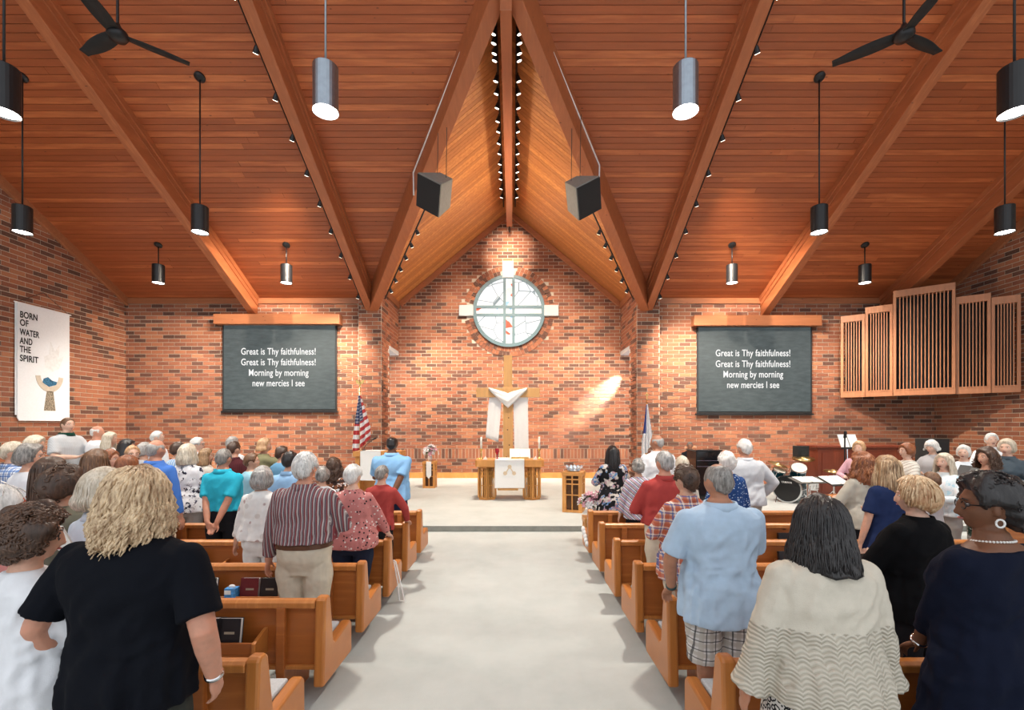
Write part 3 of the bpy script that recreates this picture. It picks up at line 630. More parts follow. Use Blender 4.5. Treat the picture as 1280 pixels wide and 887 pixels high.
def book(x, i, col, label, thick=.036, w_=.155, h=.225, lean=.16, group='hymn books in the pew racks', tx=0):
    d = prow(i); t = thing('hymn_book', label, 'book', (x, d-.066, .427), group=group); t.rotation_euler = (-lean, 0, tx); m = M_BKB if col == 'b' else M_BKR
    MB().bx(-w_/2, w_/2, 0, .004, 0, h).bx(-w_/2, w_/2, thick-.004, thick, 0, h).bx(-w_/2, -w_/2+.004, .0, thick, 0, h).build('cover', m, t)
    MB().bx(-w_/2+.004, w_/2-.005, .004, thick-.004, .005, h-.004).build('pages', M_PAPER, t)
    MB().bx(-.03, .04, -.001, .0, h*.55, h*.62).build('title_stamp', M_GOLD, t)
    return t
bl = 'black hymn book in the rack of the %s left pew, %s'; rd = 'maroon hymn book in the rack of the %s left pew, %s'
k0 = prow(0)-.05; k1 = prow(1)-.05; k2 = prow(2)-.05
book(PX(262, k0), 0, 'b', bl % ('second nearest', 'leftmost of the pair'), .05); book(PX(285, k0), 0, 'b', bl % ('second nearest', 'rightmost of the pair'), .04)
book(PX(258, k1), 1, 'b', bl % ('third', 'left of the tissue box')); book(PX(311, k1), 1, 'r', rd % ('third', 'right of the tissue box'), .045); book(PX(336, k1), 1, 'b', bl % ('third', 'next to the maroon book'))
book(PX(228, k2), 2, 'r', rd % ('fourth', 'beside a black book')); book(PX(244, k2), 2, 'b', bl % ('fourth', 'beside a maroon book'))
for i, px in ((2, 984), (3, 982), (3, 1070), (2, 1072)): book(PX(px, prow(i)-.05), i, 'b', 'black hymn book in the %s right pew rack, %s the navy dress' % (RN[i], 'left of' if px < 1000 else 'beside'))
tb = thing('tissue_box', 'small blue and white tissue box in the third left pew rack', 'tissue box', (PX(290.5, k1), k1-.01, .427))
M_TB = plain('tissue_box_blue', (.06, .28, .62), .5, var=.5, scale=30)
MB().bx(-.048, .048, -.03, .04, 0, .15).build('carton', M_TB, tb, bevel=.004); MB().bx(-.045, .01, -.032, -.03, .10, .135).build('label_panel', M_PAPER, tb)
MB().ell((0, .005, .155), (.03, .014, .02)).build('tissue', M_WHITE, tb, smooth=True)
cd = MB().tube([(AL+.01, 4.98, .50), (AL+.02, 5.02, .47), (AL+.06, 5.05, .25), (AL+.10, 5.08, .016), (AL+.04, 5.09, .02), (AL+.03, 5.07, .22), (AL+.006, 5.0, .47)], .008, 6).build('looped_cord', M_COND); tag(cd, 'white cord looped over the aisle end of the fourth left pew', 'cord')

# ------------------------------------------------------------------ altar furniture
ad = 11.29
al = thing('altar_table', 'pale wooden altar table on two slatted hexagonal pedestals', 'altar', (PX(637, ad), ad+.35, PLAT)); k = ad/F; ah = 1.127-PLAT
MB().prism([(-.86, -.28), (-.80, -.35), (.80, -.35), (.86, -.28), (.86, .32), (.80, .38), (-.80, .38), (-.86, .32)], (ah-.18, ah), (0,0,0), (1,0,0), (0,1,0)).build('table_top', M_ALT, al, bevel=.01)
def pedestal(t, cx, cy, r, z0, z1, n=6, ns=5, rot=0.0, mat=M_ALT):
    cor = [Vector((cx+r*math.cos(R(rot+60*i)), cy+r*math.sin(R(rot+60*i)), 0)) for i in range(6)]
    for zz0, zz1 in ((z0, z0+.05), (z1-.05, z1)): MB().prism([(p.x, p.y) for p in cor], (zz0, zz1), (0,0,0), (1,0,0), (0,1,0)).build('plate', mat, t)
    MB().prism([(cx+(p.x-cx)*.6, cy+(p.y-cy)*.6) for p in cor], (z0+.05, z1-.05), (0,0,0), (1,0,0), (0,1,0)).build('shade_core', plain('recess_shade', (.10, .045, .018), .8), t)  # dark core paints the shade inside the pedestal
    for i in range(6):
        a, b_ = cor[i], cor[(i+1) % 6]; mid_y = (a.y+b_.y)/2-cy
        u = (b_-a).normalized(); L = (b_-a).length; rm = Matrix((u, Vector((0,0,1)).cross(u), Vector((0,0,1)))).transposed(); H = z1-z0-.1
        MB().box(a+Vector((0,0,z0+.05+H/2)), (.045, .045, H), rm).build('post', mat, t)
        if mid_y > .05: 
            continue
        for j in range(ns): 
            c = a+u*(L*(j+1)/(ns+1)); MB().box(c+Vector((0,0,z0+.05+H/2)), (.026, .02, H), rm).build('slat', mat, t)
        for zz in (z1-.14, z1-.24, z0+.36): MB().box((a+b_)/2+Vector((0,0,zz)), (L if zz > z0+.4 else L*.3, .018, .018), rm).build('crossbar', mat, t)
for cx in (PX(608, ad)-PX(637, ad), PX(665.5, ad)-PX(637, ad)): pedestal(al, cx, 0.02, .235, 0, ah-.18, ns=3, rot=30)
MB().tube([(-.37, -.15, .30), (.37, -.15, .30)], .018, 8, False).build('stretcher', M_ALT, al)
rn = thing('altar_cloth', 'white altar runner with gold emblem hanging over the altar front', 'cloth', (PX(637, ad), ad+.35, PLAT+ah)); cw = .365
MB().prism([(-.40, .002), (.36, .002), (.36, -.02), (.37, -.02), (.37, .010), (-.372, .010), (-.380, 0), (-.380, -.69), (-.364, -.70), (-.362, -.02)], (-cw, cw), (0,0,0), (0,1,0), (0,0,1)).build('runner', M_WHITE, rn)
M_EMB = plain('gold_thread', (.66, .52, .36), .7)
for cx, cz in ((0, -.17), (-.11, -.33), (.11, -.33)): 
    MB().lathe((cx, -.383, cz), [(.035, 0), (.05, 0), (.05, .004), (.035, .004)], 12, (0,-1,0)).build('emblem', M_EMB, rn)
MB().prism([(0, -.14), (.14, -.37), (.11, -.37), (0, -.19), (-.11, -.37), (-.14, -.37)], (.382, .386), (0,0,0), (1,0,0), (0,0,1)).build('emblem', M_EMB, rn)
M_WAX = plain('candle_wax', (.86, .85, .80), .5, var=.02)
for px, nm in ((601.5, 'left'), (674, 'right')):
    d = ad+.28; t = thing('altar_candle', 'white candle in a brass holder at the %s end of the altar' % nm, 'candle', (PX(px, d), d, PLAT+ah+.0005), group='altar candles')
    MB().lathe((0,0,0), [(.07, 0), (.07, .012), (.03, .03), (.015, .06), (.026, .10), (.015, .14), (.02, .20), (.045, .24), (.045, .26), (.024, .262)], 16).build('holder', M_BRASS, t, smooth=True)
    MB().lathe((0,0,.26), [(.025, 0), (.025, .30), (.02, .305)], 14).build('candle', M_WAX, t, smooth=True); MB().tube([(0,0,.565), (0,0,.59)], .004, 5).build('wick', M_BRASS, t)
    sg = -1 if px > 640 else 1
    cn = MB().prism([(-.06, 0), (.06, 0), (.01, .09)], (0, .05), (PX(px, d)+sg*.11, d-.16, PLAT+ah), (1,0,0), (0,0,1)).build('folded_napkin', M_WHITE); tag(cn, 'small folded white napkin beside the %s altar candle' % nm, 'napkin')
ch_ = thing('chalice', 'red glass chalice standing on the altar', 'chalice', (PX(621.5, ad+.25), ad+.25, PLAT+ah+.0005)); M_RUBY = plain('ruby_glass', (.30, .008, .02), .1)
MB().lathe((0,0,0), [(.055, 0), (.05, .01), (.012, .03), (.012, .10), (.03, .13), (.052, .18), (.055, .27)], 16).build('cup', M_RUBY, ch_, smooth=True)
bk = thing('altar_bible', 'open white bible on a brass stand on the altar', 'book', (PX(650, ad+.3), ad+.3, PLAT+ah+.0005))
MB().prism([(-.12, 0), (.10, 0), (.10, .02), (-.10, .02), (-.12, .06)], (-.22, .22), (0,0,0), (0,1,0), (0,0,1)).build('stand', M_BRASS, bk)
for s_ in (-1, 1): MB().prism([(-.10, .03), (-.085, .025), (.13, .24), (.115, .255)], sorted((s_*.004, s_*.26)), (0,0,0), (0,1,0), (0,0,1)).build('page_half', M_PAPER, bk)
# cross with drape
cd_ = 13.4; kc = cd_/F; cr = thing('wooden_cross', 'tall pale wooden cross standing behind the altar', 'cross', (PX(635, cd_), cd_, PLAT)); zz = lambda y: PZ(y, cd_)-PLAT
MB().bx(-.145, .145, -.05, .09, 0, zz(483)).build('lower_post', M_CROSS, cr, bevel=.008); MB().bx(-.125, .125, -.05, .09, zz(483), zz(444)).build('upper_post', M_CROSS, cr, bevel=.008)
MB().bx(-39.5*kc, 39.5*kc, -.10, -.05, zz(496.5), zz(485)).build('crossbar', M_CROSS, cr, bevel=.008)
MB().bx(-.30, .30, -.25, .30, 0, .12).build('base', M_CROSS, cr, bevel=.01)
for z in (.95, 1.3, 1.75, 2.1): MB().lathe((random.uniform(-.05, .07), -.052, z), [(.02, 0), (.018, .006)], 10, (0,-1,0)).build('nail_hole', plain('nail_hole_dark', (.07, .03, .015), .7), cr)  # dark discs stand in for open nail holes
dr = thing('draped_cloth', 'white cloth draped over the arms of the wooden cross', 'cloth', (PX(635, cd_), cd_-.05, PLAT))
def sheet(pts_rows, name, mat, parent, th=.012, sm=True):
    """grid of points -> thick sheet"""
    b = MB(); nr, nc = len(pts_rows), len(pts_rows[0]); vs = []; fs = []
    for off in (0, th):
        for r in pts_rows:
            for p in r: vs.append((p[0], p[1]+off, p[2]))
    q = nr*nc
    for i in range(nr-1):
        for j in range(nc-1):
            a = i*nc+j; fs += [(a, a+1, a+nc+1, a+nc), (q+a, q+a+nc, q+a+nc+1, q+a+1)]
    for i in range(nr-1):
        for j in (0, nc-1): a = i*nc+j; fs.append((a, a+nc, q+a+nc, q+a))
    for j in range(nc-1):
        for i in (0, nr-1): a = i*nc+j; fs.append((a, q+a, q+a+1, a+1))
    return b.add(vs, fs).build(name, mat, parent, smooth=sm)
rows = []
for i in range(10):
    v = i/9; row = []
    for j in range(25):
        u = -1+2*j/24; top = zz(485)+.01; low = zz(510)+(zz(487)-zz(510))*abs(u)**1.05; zc_ = top-(top-low)*v-(.17*(1-abs(u)**.8)*(1-v))
        row.append((u*24*kc, -.07-.05*math.sin(math.pi*v)-.012*math.sin(v*14+u*5), zc_))
    rows.append(row)
sheet(rows, 'swag', M_WHITE, dr)
for x0, x1, sk, yb0, yb1 in ((612, 628, -5, 546.5, 552.5), (641.5, 659.5, 1.5, 566, 566)):
    rows = []
    for i in range(12):
        v = i/11; row = []
        for j in range(17):
            u = j/16; px = x0+(x1-x0)*u+sk*v; py = 491+((yb0+(yb1-yb0)*u)-491)*v
            row.append(((px-635)*kc, .02+.02*math.sin(u*11)*v, zz(py)))
        rows.append(row)
    sheet(rows, 'hanging_tail', M_WHITE, dr)
# font stand and flower stands
def slat_stand(x, y, rz, wd, h, label, name, z=PLAT):
    t = thing(name, label, 'stand', (x, y, z), rz); a = wd/2
    MB().bx(-a, a, -a, a, 0, .05).build('base_plate', M_ALT, t, bevel=.006); MB().bx(-a-.01, a+.01, -a-.01, a+.01, h-.08, h).build('top', M_ALT, t, bevel=.006)
    MB().bx(-a*.62, a*.62, -a*.62, a*.62, .05, h-.08).build('shade_core', plain('recess_shade', (.10, .045, .018), .8), t)  # core coloured dark as the shade between the slats
    for sx in (-1, 1):
        for sy in (-1, 1): MB().bx(sx*(a-.06), sx*a, sy*(a-.06), sy*a, .05, h-.08).build('post', M_ALT, t)
    for f in range(4):
        rm = Matrix.Rotation(R(90)*f, 4, 'Z')
        for u in (-.35, 0, .35):
            o = MB().bx(u*wd-.014, u*wd+.014, -a+.005, -a+.03, .05, h-.08).build('slat', M_ALT, t); o.matrix_local = rm
        for zc in (h-.17, h-.27, h*.42):
            o = MB().bx(-a*.75, a*.75, -a+.008, -a+.028, zc, zc+.022).build('crossbar', M_ALT, t); o.matrix_local = rm
    return t
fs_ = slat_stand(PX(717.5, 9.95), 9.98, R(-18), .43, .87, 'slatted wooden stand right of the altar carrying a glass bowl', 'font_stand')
gb = thing('glass_bowl', 'pale blue glass petal bowl on the slatted stand', 'bowl', (PX(717.5, 9.95), 9.98, PLAT+.8705)); M_GL = plain('pale_blue_glass', (.52, .64, .78), .12, var=.3, scale=25)
MB().lathe((0,0,0), [(.10, 0), (.14, .02), (.15, .04)], 20).build('bowl_base', M_GL, gb, smooth=True)
for k_ in range(14):
    a = 2*math.pi*k_/14; r = .12+.02*(k_ % 2); d_ = Vector((math.cos(a), math.sin(a), 0)); p = Vector((-d_.y, d_.x, 0))
    MB().loft([[d_*(r*.8)-p*.02+Vector((0,0,.02)), d_*(r*.8)+p*.02+Vector((0,0,.02)), d_*(r*.85)+p*.02+Vector((0,0,.02)), d_*(r*.85)-p*.02+Vector((0,0,.02))], [d_*(r*1.3)-p*.035+Vector((0,0,.08)), d_*(r*1.3)+p*.035+Vector((0,0,.08)), d_*(r*1.34)+p*.035+Vector((0,0,.08)), d_*(r*1.34)-p*.035+Vector((0,0,.08))], [d_*(r*1.5)-p*.006+Vector((0,0,.13)), d_*(r*1.5)+p*.006+Vector((0,0,.13)), d_*(r*1.52)+p*.006+Vector((0,0,.13)), d_*(r*1.52)-p*.006+Vector((0,0,.13))]]).build('petal', M_GL, gb)
def petals():
    b = MB(); b.ell((0,0,.006), (.014, .014, .01), nu=8, nv=4)
    for k_ in range(6):
        a = 2*math.pi*k_/6; b.ell((.026*math.cos(a), .026*math.sin(a), .008), (.024, .013, .007), Matrix.Rotation(a, 3, 'Z')@Matrix.Rotation(-.4, 3, 'Y'), 8, 4)
    return b
BLO = []
for nm, c in (('blossom_white', (.78, .75, .76)), ('blossom_pink', (.62, .33, .40)), ('blossom_mauve', (.36, .13, .20))):
    o = petals().build('blossom', plain(nm, c, .7), smooth=True); BLO.append(o.data); bpy.data.objects.remove(o)
o = MB().ell((0,0,.05), (.02, .006, .06), nu=6, nv=4).build('leaf', plain('leaf_green', (.10, .18, .06), .6)); LEAF = o.data; bpy.data.objects.remove(o)
def bouquet(x, y, z, vh, vr, R_, cols, label, n=26, seed=1):
    rg = random.Random(seed); t = thing('flower_vase', label, 'flowers', (x, y, z))
    MB().lathe((0,0,0), [(vr*.7, 0), (vr, vh*.5), (vr*.85, vh), (vr*.7, vh), (vr*.7, vh-.02)], 16).build('vase', M_WHITE, t, smooth=True)
    for i in range(n):
        a = rg.uniform(0, 2*math.pi); e = rg.uniform(.05, 1.5); dv = Vector((math.cos(a)*math.cos(e), math.sin(a)*math.cos(e), math.sin(e))); r = R_*rg.uniform(.35, 1.05)
        o = bpy.data.objects.new('blossom', BLO[rg.choice(cols)]); C.objects.link(o); o.parent = t; o.location = Vector((0,0,vh+.04))+dv*r; o.rotation_euler = dv.to_track_quat('Z', 'Y').to_euler(); s = rg.uniform(1.0, 1.6); o.scale = (s,)*3
        if i % 2 == 0:
            o2 = bpy.data.objects.new('leaf', LEAF); C.objects.link(o2); o2.parent = t; o2.location = Vector((0,0,vh+.02))+dv*r*.5; o2.rotation_euler = dv.to_track_quat('Z', 'Y').to_euler(); o2.scale = (1.3,)*3
    MB().tube([(0,0,vh*.6), (0,0,vh+R_*.45)], R_*.2, 8).build('stems', plain('leaf_green', (.10, .18, .06), .6), t)
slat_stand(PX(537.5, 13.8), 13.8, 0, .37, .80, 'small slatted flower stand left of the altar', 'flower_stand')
bouquet(PX(537.5, 13.8), 13.8, PLAT+.8005, .17, .07, .27, (0, 0, 0, 1), 'white and pale pink flowers on the stand left of the altar', 52, 3)
tc = MB().prism([(-.075, 0), (.075, 0), (.075, -.42), (0, -.52), (-.075, -.42)], (.20, .21), (PX(537.5, 13.8), 13.8, PLAT+.80), (1,0,0), (0,0,1)).build('stand_cloth', M_WHITE); tag(tc, 'pointed white cloth hanging from the small flower stand', 'cloth')
pst = slat_stand(PX(741, 7.55), 7.55, 0, .30, .46, 'low wooden stand beside the right front pew', 'plant_stand', .006)
bouquet(PX(739, 7.55), 7.5, .467, .17, .075, .21, (0, 0, 1, 2, 0), 'pink and white bouquet in a white pot beside the right front pew', 48, 5)
rb = thing('white_ribbon', 'white gauze ribbon tied to the aisle end of the right front pew', 'ribbon', (AR+.004, prow(4)+.05, .26))
for k_ in range(5): MB().ell((-.02-.012*k_, .01*k_, .02+.05*k_), (.03, .03, .045), nu=8, nv=5).build('loop', M_WHITE, rb, smooth=True)
# pulpit
pd = 12.0; pu = thing('pulpit', 'wooden pulpit with a white cloth in front of the flag', 'pulpit', (PX(475, pd), pd, PLAT)); ph = PZ(563, pd)-PLAT
MB().bx(-.62, .62, -.28, .28, ph-.14, ph).build('desk_top', M_ALT, pu, bevel=.01)
for x in (-.52, .52): MB().bx(x-.06, x+.06, -.22, .22, 0, ph-.14).build('leg_panel', M_ALT, pu, bevel=.006)
MB().bx(-.5, .5, .1, .14, .1, ph-.14).build('front_panel', M_ALT, pu)
MB().bx(-.42, .10, -.30, -.285, ph-.75, ph+.006).bx(-.42, .10, -.30, .26, ph, ph+.008).build('cloth', M_WHITE, pu)
mc = thing('gooseneck_microphone', 'black gooseneck microphone rising from the pulpit', 'microphone', (PX(455, pd), pd, PLAT+ph+.008))
MB().lathe((0,0,0), [(.05, 0), (.05, .02), (.012, .03)], 12).build('base', M_BLACK, mc); MB().tube([(0,0,.02), (.02, 0, .10), (.12, 0, .20), (.27, 0, .30)], .009, 6).build('neck', M_BLACK, mc); MB().tube([(.24, 0, .285), (.31, 0, .32)], .022, 8).build('head', M_BLACKM, mc)
# flags
def mat_flag_us():
    m, nt, b = nodes('striped_flag'); s = sep(nt, tex_map(nt, 'UV')); 
    st_ = math_n(nt, 'GREATER_THAN', math_n(nt, 'FRACT', math_n(nt, 'MULTIPLY', s[1], 6.5)), .5)
    c = mixc(nt, st_, (.45, .035, .04, 1), (.72, .72, .74, 1))
    can = math_n(nt, 'MULTIPLY', math_n(nt, 'GREATER_THAN', s[1], .50), math_n(nt, 'LESS_THAN', s[0], .66))
    vo = nt.nodes.new('ShaderNodeTexVoronoi'); vo.inputs['Scale'].default_value = 17; nt.links.new(tex_map(nt, 'UV', (1.6, 1, 1)), vo.inputs['Vector']); vo.inputs['Randomness'].default_value = 0.1
    star = ramp(nt, vo.outputs['Distance'], [(.20, (.75, .75, .78, 1)), (.28, (.02, .04, .13, 1))]); c = mixc(nt, can, c, star)
    nt.links.new(c, b.inputs['Base Color']); b.inputs['Roughness'].default_value = .7; return m
def mat_flag_w():
    m, nt, b = nodes('white_flag_blue_canton'); s = sep(nt, tex_map(nt, 'UV'))
    can = math_n(nt, 'MULTIPLY', math_n(nt, 'GREATER_THAN', s[1], .45), math_n(nt, 'LESS_THAN', s[0], .36)); c = mixc(nt, can, (.78, .78, .80, 1), (.03, .06, .25, 1))
    nt.links.new(c, b.inputs['Base Color']); b.inputs['Roughness'].default_value = .7; return m
def flag(px, d, ytop, yft, yfb, wl_, wr_, mat, label, finial, fly=1.0):
    t = thing('flag', label, 'flag', (PX(px, d), d, PLAT)); zt_ = PZ(ytop, d)-PLAT; zf, zb0 = PZ(yft, d)-PLAT, PZ(yfb, d)-PLAT
    MB().lathe((0,0,0), [(.18, 0), (.18, .03), (.05, .08), (.03, .10)], 16).build('base', M_BRASS, t); MB().tube([(0,0,.05), (0,0,zt_-.16)], .018, 8, False).build('pole', M_BRASS, t, smooth=True)
    if finial == 'eagle':
        b = MB().ell((0,0,zt_-.07), (.03, .03, .07), nu=8, nv=5)
        for s_ in (-1, 1): b.prism([(0, -.04), (s_*.10, .07), (s_*.12, .02), (s_*.09, -.06), (0, -.09)], (-.01, .01), (0, 0, zt_-.06))
        b.lathe((0,0,zt_-.18), [(.03, 0), (.03, .04)], 10).build('finial', M_BRASS, t)
    else: MB().bx(-.012, .012, -.01, .01, zt_-.18, zt_+.04).bx(-.05, .05, -.01, .01, zt_-.04, zt_-.015).build('finial', M_BRASS, t)
    nv, nu = 22, 49; vs = []; uv = []
    for i in range(nv+1):
        v = i/nv; wl2, wr2 = wl_*min(1, .15+1.1*v), wr_*min(1, .12+1.2*v)
        for j in range(nu+1):
            u = j/nu; fold = math.sin(u*math.pi*7)
            x = -wl2+(wl2+wr2)*(u if u < .5 else .5+(u-.5)) ; zz_ = zf+(zb0-zf)*v*(1-.26*max(0, (u-.45))*1.4) - .02*(1-v)*0
            if u < .35: zz_ -= .12*v
            vs.append((x, -.035+.04*fold*(.25+v), zz_)); uv.append((u*fly, 1-v))
    me = bpy.data.meshes.new('cloth'); fsx = [(i*(nu+1)+j, i*(nu+1)+j+1, (i+1)*(nu+1)+j+1, (i+1)*(nu+1)+j) for i in range(nv) for j in range(nu)]
    me.from_pydata(vs, [], fsx); ul = me.uv_layers.new(name='UVMap')
    for lp in me.loops: ul.data[lp.index].uv = uv[lp.vertex_index]
    me.materials.append(mat); me.shade_smooth(); o = bpy.data.objects.new('cloth', me); C.objects.link(o); o.parent = t
    sd = o.modifiers.new('thick', 'SOLIDIFY'); sd.thickness = .006
flag(450, 13.0, 474, 494, 560, .20, .31, mat_flag_us(), 'striped flag with blue starred canton furled on a brass pole', 'eagle')
flag(808.5, 13.0, 492, 505, 566, .16, .14, mat_flag_w(), 'white flag with blue canton furled on a brass pole', 'cross')

# ------------------------------------------------------------------ instruments on the right
pz = thing('upright_piano', 'black lacquered piano in front of the brick wall', 'piano', (PX(884, 10.3), 10.3, PLAT))
MB().bx(-.30, .27, -.12, .42, .08, 1.30).build('case', M_PIANO, pz, bevel=.01); MB().bx(-.32, .29, -.15, .46, 1.30, 1.33).build('lid', M_PIANO, pz, bevel=.01)
MB().bx(-.29, .26, .42, .70, .66, .76).build('key_shelf', M_PIANO, pz, bevel=.008); MB().bx(-.27, .24, .46, .64, .76, .772).build('keys', M_PAPER, pz)
for x in (-.24, .22): MB().bx(x-.04, x+.04, .56, .66, 0, .66).build('leg', M_PIANO, pz)
for z in (.95, 1.08): MB().bx(-.28, .25, -.128, -.12, z, z+.012).build('moulding', plain('piano_trim', (.10, .08, .11), .2), pz)
# organ console
ocn = thing('organ_console', 'reddish brown wooden organ console below the organ case', 'organ', (9.3, 12.3, PLAT)); zc = PZ(557, 12.0)-PLAT
MB().bx(-1.25, 1.25, -.3, .5, 0, zc-.06).build('cabinet', M_RED, ocn, bevel=.01); MB().bx(-1.3, 1.3, -.34, .54, zc-.06, zc).build('top', M_RED, ocn, bevel=.01)
for k_ in range(4): MB().bx(-1.15+k_*.58, -.67+k_*.58, -.315, -.3, .12, zc-.18).build('raised_panel', M_RED, ocn, bevel=.012)
ms = thing('monitor_speaker', 'small black speaker on a stand left of the organ console', 'loudspeaker', (PX(1001, 12.1), 12.1, PLAT))
MB().bx(-.15, .15, -.12, .12, PZ(571, 12.1)-PLAT, PZ(557, 12.1)-PLAT).build('cabinet', M_BLACKM, ms, bevel=.01); MB().tube([(0,0,.02), (0,0,PZ(571, 12.1)-PLAT)], .02, 8, False).build('pole', M_BLACK, ms); MB().lathe((0,0,0), [(.18, 0), (.17, .02), (.03, .03)], 16).build('base', M_BLACK, ms)
MB().lathe((0, -.12, PZ(565, 12.1)-PLAT), [(.09, 0), (.085, .01), (.03, .004)], 16, (0,-1,0)).build('cone', M_GRILLE, ms)
ms = thing('wall_speaker', 'large black speaker cabinet in the corner behind the choir', 'loudspeaker', (PX(1165, 12.6), 12.6, PLAT))
MB().bx(-.3, .3, -.2, .2, 0, PZ(548, 12.6)-PLAT).build('cabinet', M_BLACKM, ms, bevel=.015); MB().bx(-.27, .27, -.215, -.2, .1, PZ(550, 12.6)-PLAT).build('grille', M_GRILLE, ms)
# drum kit
M_TEAL = plain('teal_drum_shell', (.006, .045, .06), .12, .2); M_HEADB = plain('black_drum_head', (.012, .012, .013), .3); M_HEADW = plain('white_drum_head', (.72, .66, .56), .5); M_CYM = plain('cymbal_bronze', (.55, .40, .18), .3, 1.0)
dk = 11.2; bx_, by_ = PX(988, dk), dk
bd = thing('bass_drum', 'teal bass drum with black front head on the platform', 'drum', (bx_, by_, PLAT), group='drum kit'); ax = Vector((-.80, -.60, 0)).normalized(); cb = Vector((0, 0, .33))
MB().lathe(cb-ax*.2, [(.31, 0), (.31, .40)], 32, ax).build('shell', M_TEAL, bd); MB().lathe(cb+ax*.20, [(.30, 0), (.295, .006)], 32, ax).build('front_head', M_HEADB, bd)
for e in (-.2, .17): MB().loft([[cb+ax*(e+z)+ (Vector((-ax.y, ax.x, 0))*math.cos(a)+Vector((0,0,1))*math.sin(a))*r for a in [2*math.pi*k_/32 for k_ in range(32)]] for r, z in ((.305, 0), (.335, 0), (.335, .04), (.305, .04), (.305, 0))], cap=False).build('hoop', M_CHROME, bd)
for k_ in range(8):
    a = 2*math.pi*k_/8; p = cb+(Vector((-ax.y, ax.x, 0))*math.cos(a)+Vector((0,0,1))*math.sin(a))*.325; MB().tube([p-ax*.16, p+ax*.16], .008, 5).build('tension_rod', M_CHROME, bd)
for s_ in (-1, 1): MB().tube([cb+Vector((-ax.y, ax.x, 0))*s_*.3+Vector((0,0,-.1)), Vector((s_*.42, -.1, 0.004))], .012, 6).build('spur', M_CHROME, bd)
mt = Matrix((Vector((-ax.y, ax.x, 0)), Vector((0,0,1)), ax)).transposed().to_4x4(); mt.translation = cb+ax*.212+Vector((0,0,.16)); 
text('YAMAHA', 'head_lettering', plain('white_print', (.8, .8, .8), .5), .24, .045, bd, mt, .01)
def drum(cx, cz, r, h, axv, label, col=M_TEAL, dd=dk, legs=0):
    c = P(cx, cz, dd); t = thing('drum', label, 'drum', (c.x, c.y, PLAT), group='drum kit'); cc = Vector((0,0,c.z-PLAT)); a = Vector(axv).normalized(); u = a.orthogonal().normalized(); v = a.cross(u)
    MB().lathe(cc-a*h/2, [(r, 0), (r, h)], 28, a).build('shell', col, t); MB().lathe(cc+a*h/2, [(r*.98, 0), (r*.96, .005)], 28, a).build('drum_head', M_HEADW, t); MB().lathe(cc-a*h/2, [(r*.96, -.005), (r*.98, 0)], 28, a).build('lower_head', M_HEADW, t)
    for e in (-h/2-.01, h/2-.02): MB().loft([[cc+a*(e+z)+(u*math.cos(g)+v*math.sin(g))*rr for g in [2*math.pi*k_/28 for k_ in range(28)]] for rr, z in ((r, 0), (r+.015, 0), (r+.015, .03), (r, .03), (r, 0))], cap=False).build('hoop', M_CHROME, t)
    for k_ in range(6):
        g = 2*math.pi*k_/6; p = cc+(u*math.cos(g)+v*math.sin(g))*(r+.012); MB().tube([p-a*h*.45, p+a*h*.45], .008, 5).build('lug', M_CHROME, t)
    if legs:
        for k_ in range(3): g = 2*math.pi*k_/3; MB().tube([cc+Vector((r*math.cos(g), r*math.sin(g), 0)), (r*1.1*math.cos(g), r*1.1*math.sin(g), .004)], .01, 6).build('leg', M_CHROME, t)
    else: MB().tube([cc-a*h*.3, Vector((.06, .05, .35)), Vector((.06, .05, .01))], .014, 6).build('mount', M_CHROME, t)
drum(998, 589, .17, .26, (-.25, -.6, .75), 'mounted tom drum tilted above the teal bass drum', legs=0)
drum(1012, 606, .19, .16, (0, -.1, 1), 'snare drum on chrome legs right of the bass drum', M_CHROME, 11.6, 1)
drum(972, 592, .15, .22, (.2, -.4, .9), 'small mounted tom half hidden left of the bass drum', dd=11.6)
def cymbal(px, py, d, r, tilt, label):
    c = P(px, py, d); t = thing('cymbal', label, 'cymbal', (c.x, c.y, PLAT), group='drum kit'); z = c.z-PLAT; q = Vector(tilt).normalized()
    MB().lathe((0,0,z), [(r, 0), (r*.5, .018), (.06, .03), (.045, .05), (.01, .056), (.01, .03), (.05, .022), (r*.5, .010), (r, -.004)], 28, q).build('plate', M_CYM, t, smooth=True)
    MB().tube([(0,0,.25), (0,0,z+.06)], .011, 6, False).build('stand', M_CHROME, t)
    for k_ in range(3): g = 2*math.pi*k_/3+.4; MB().tube([(0,0,.30), (.26*math.cos(g), .26*math.sin(g), .006)], .010, 6).build('leg', M_CHROME, t)
cymbal(972, 580, 11.7, .24, (.25, -.3, 1), 'bronze cymbal left of the drum kit'); cymbal(1004, 573, 11.9, .26, (-.1, -.25, 1), 'bronze cymbal above the tom drum'); cymbal(1042, 589, 11.0, .22, (0, -.15, 1), 'bronze cymbal right of the drum kit')
def music_stand(px, py, d, wd, rz, label, tilt=.5, paper=True, zb=PLAT, col=M_BLACKM):
    c = P(px, py, d); t = thing('music_stand', label, 'music stand', (c.x, c.y, zb), rz, 'music stands'); z = c.z-zb; rm = Matrix.Rotation(-tilt, 3, 'X')
    MB().box((0,0,z), (wd, .012, .30), rm).build('desk', col, t); MB().tube([(0,0,.1), (0,0.02,z-.05)], .013, 6, False).build('pole', M_CHROME, t)
    for k_ in range(3): g = 2*math.pi*k_/3+.5; MB().tube([(0,0,.16), (.26*math.cos(g), .26*math.sin(g), .008)], .010, 6).build('leg', M_CHROME, t)
    if paper: 
        for s_ in (-1, 1): MB().box(rm@Vector((s_*.115, -.012, .02))+Vector((0,0,z)), (.21, .004, .27), rm).build('sheet_music', M_PAPER, t)
music_stand(1010, 600, 8.6, .62, .15, 'wide flat dark grey music stand in front of the drums', 1.30, True, col=plain('grey_stand', (.07, .068, .06), .6))
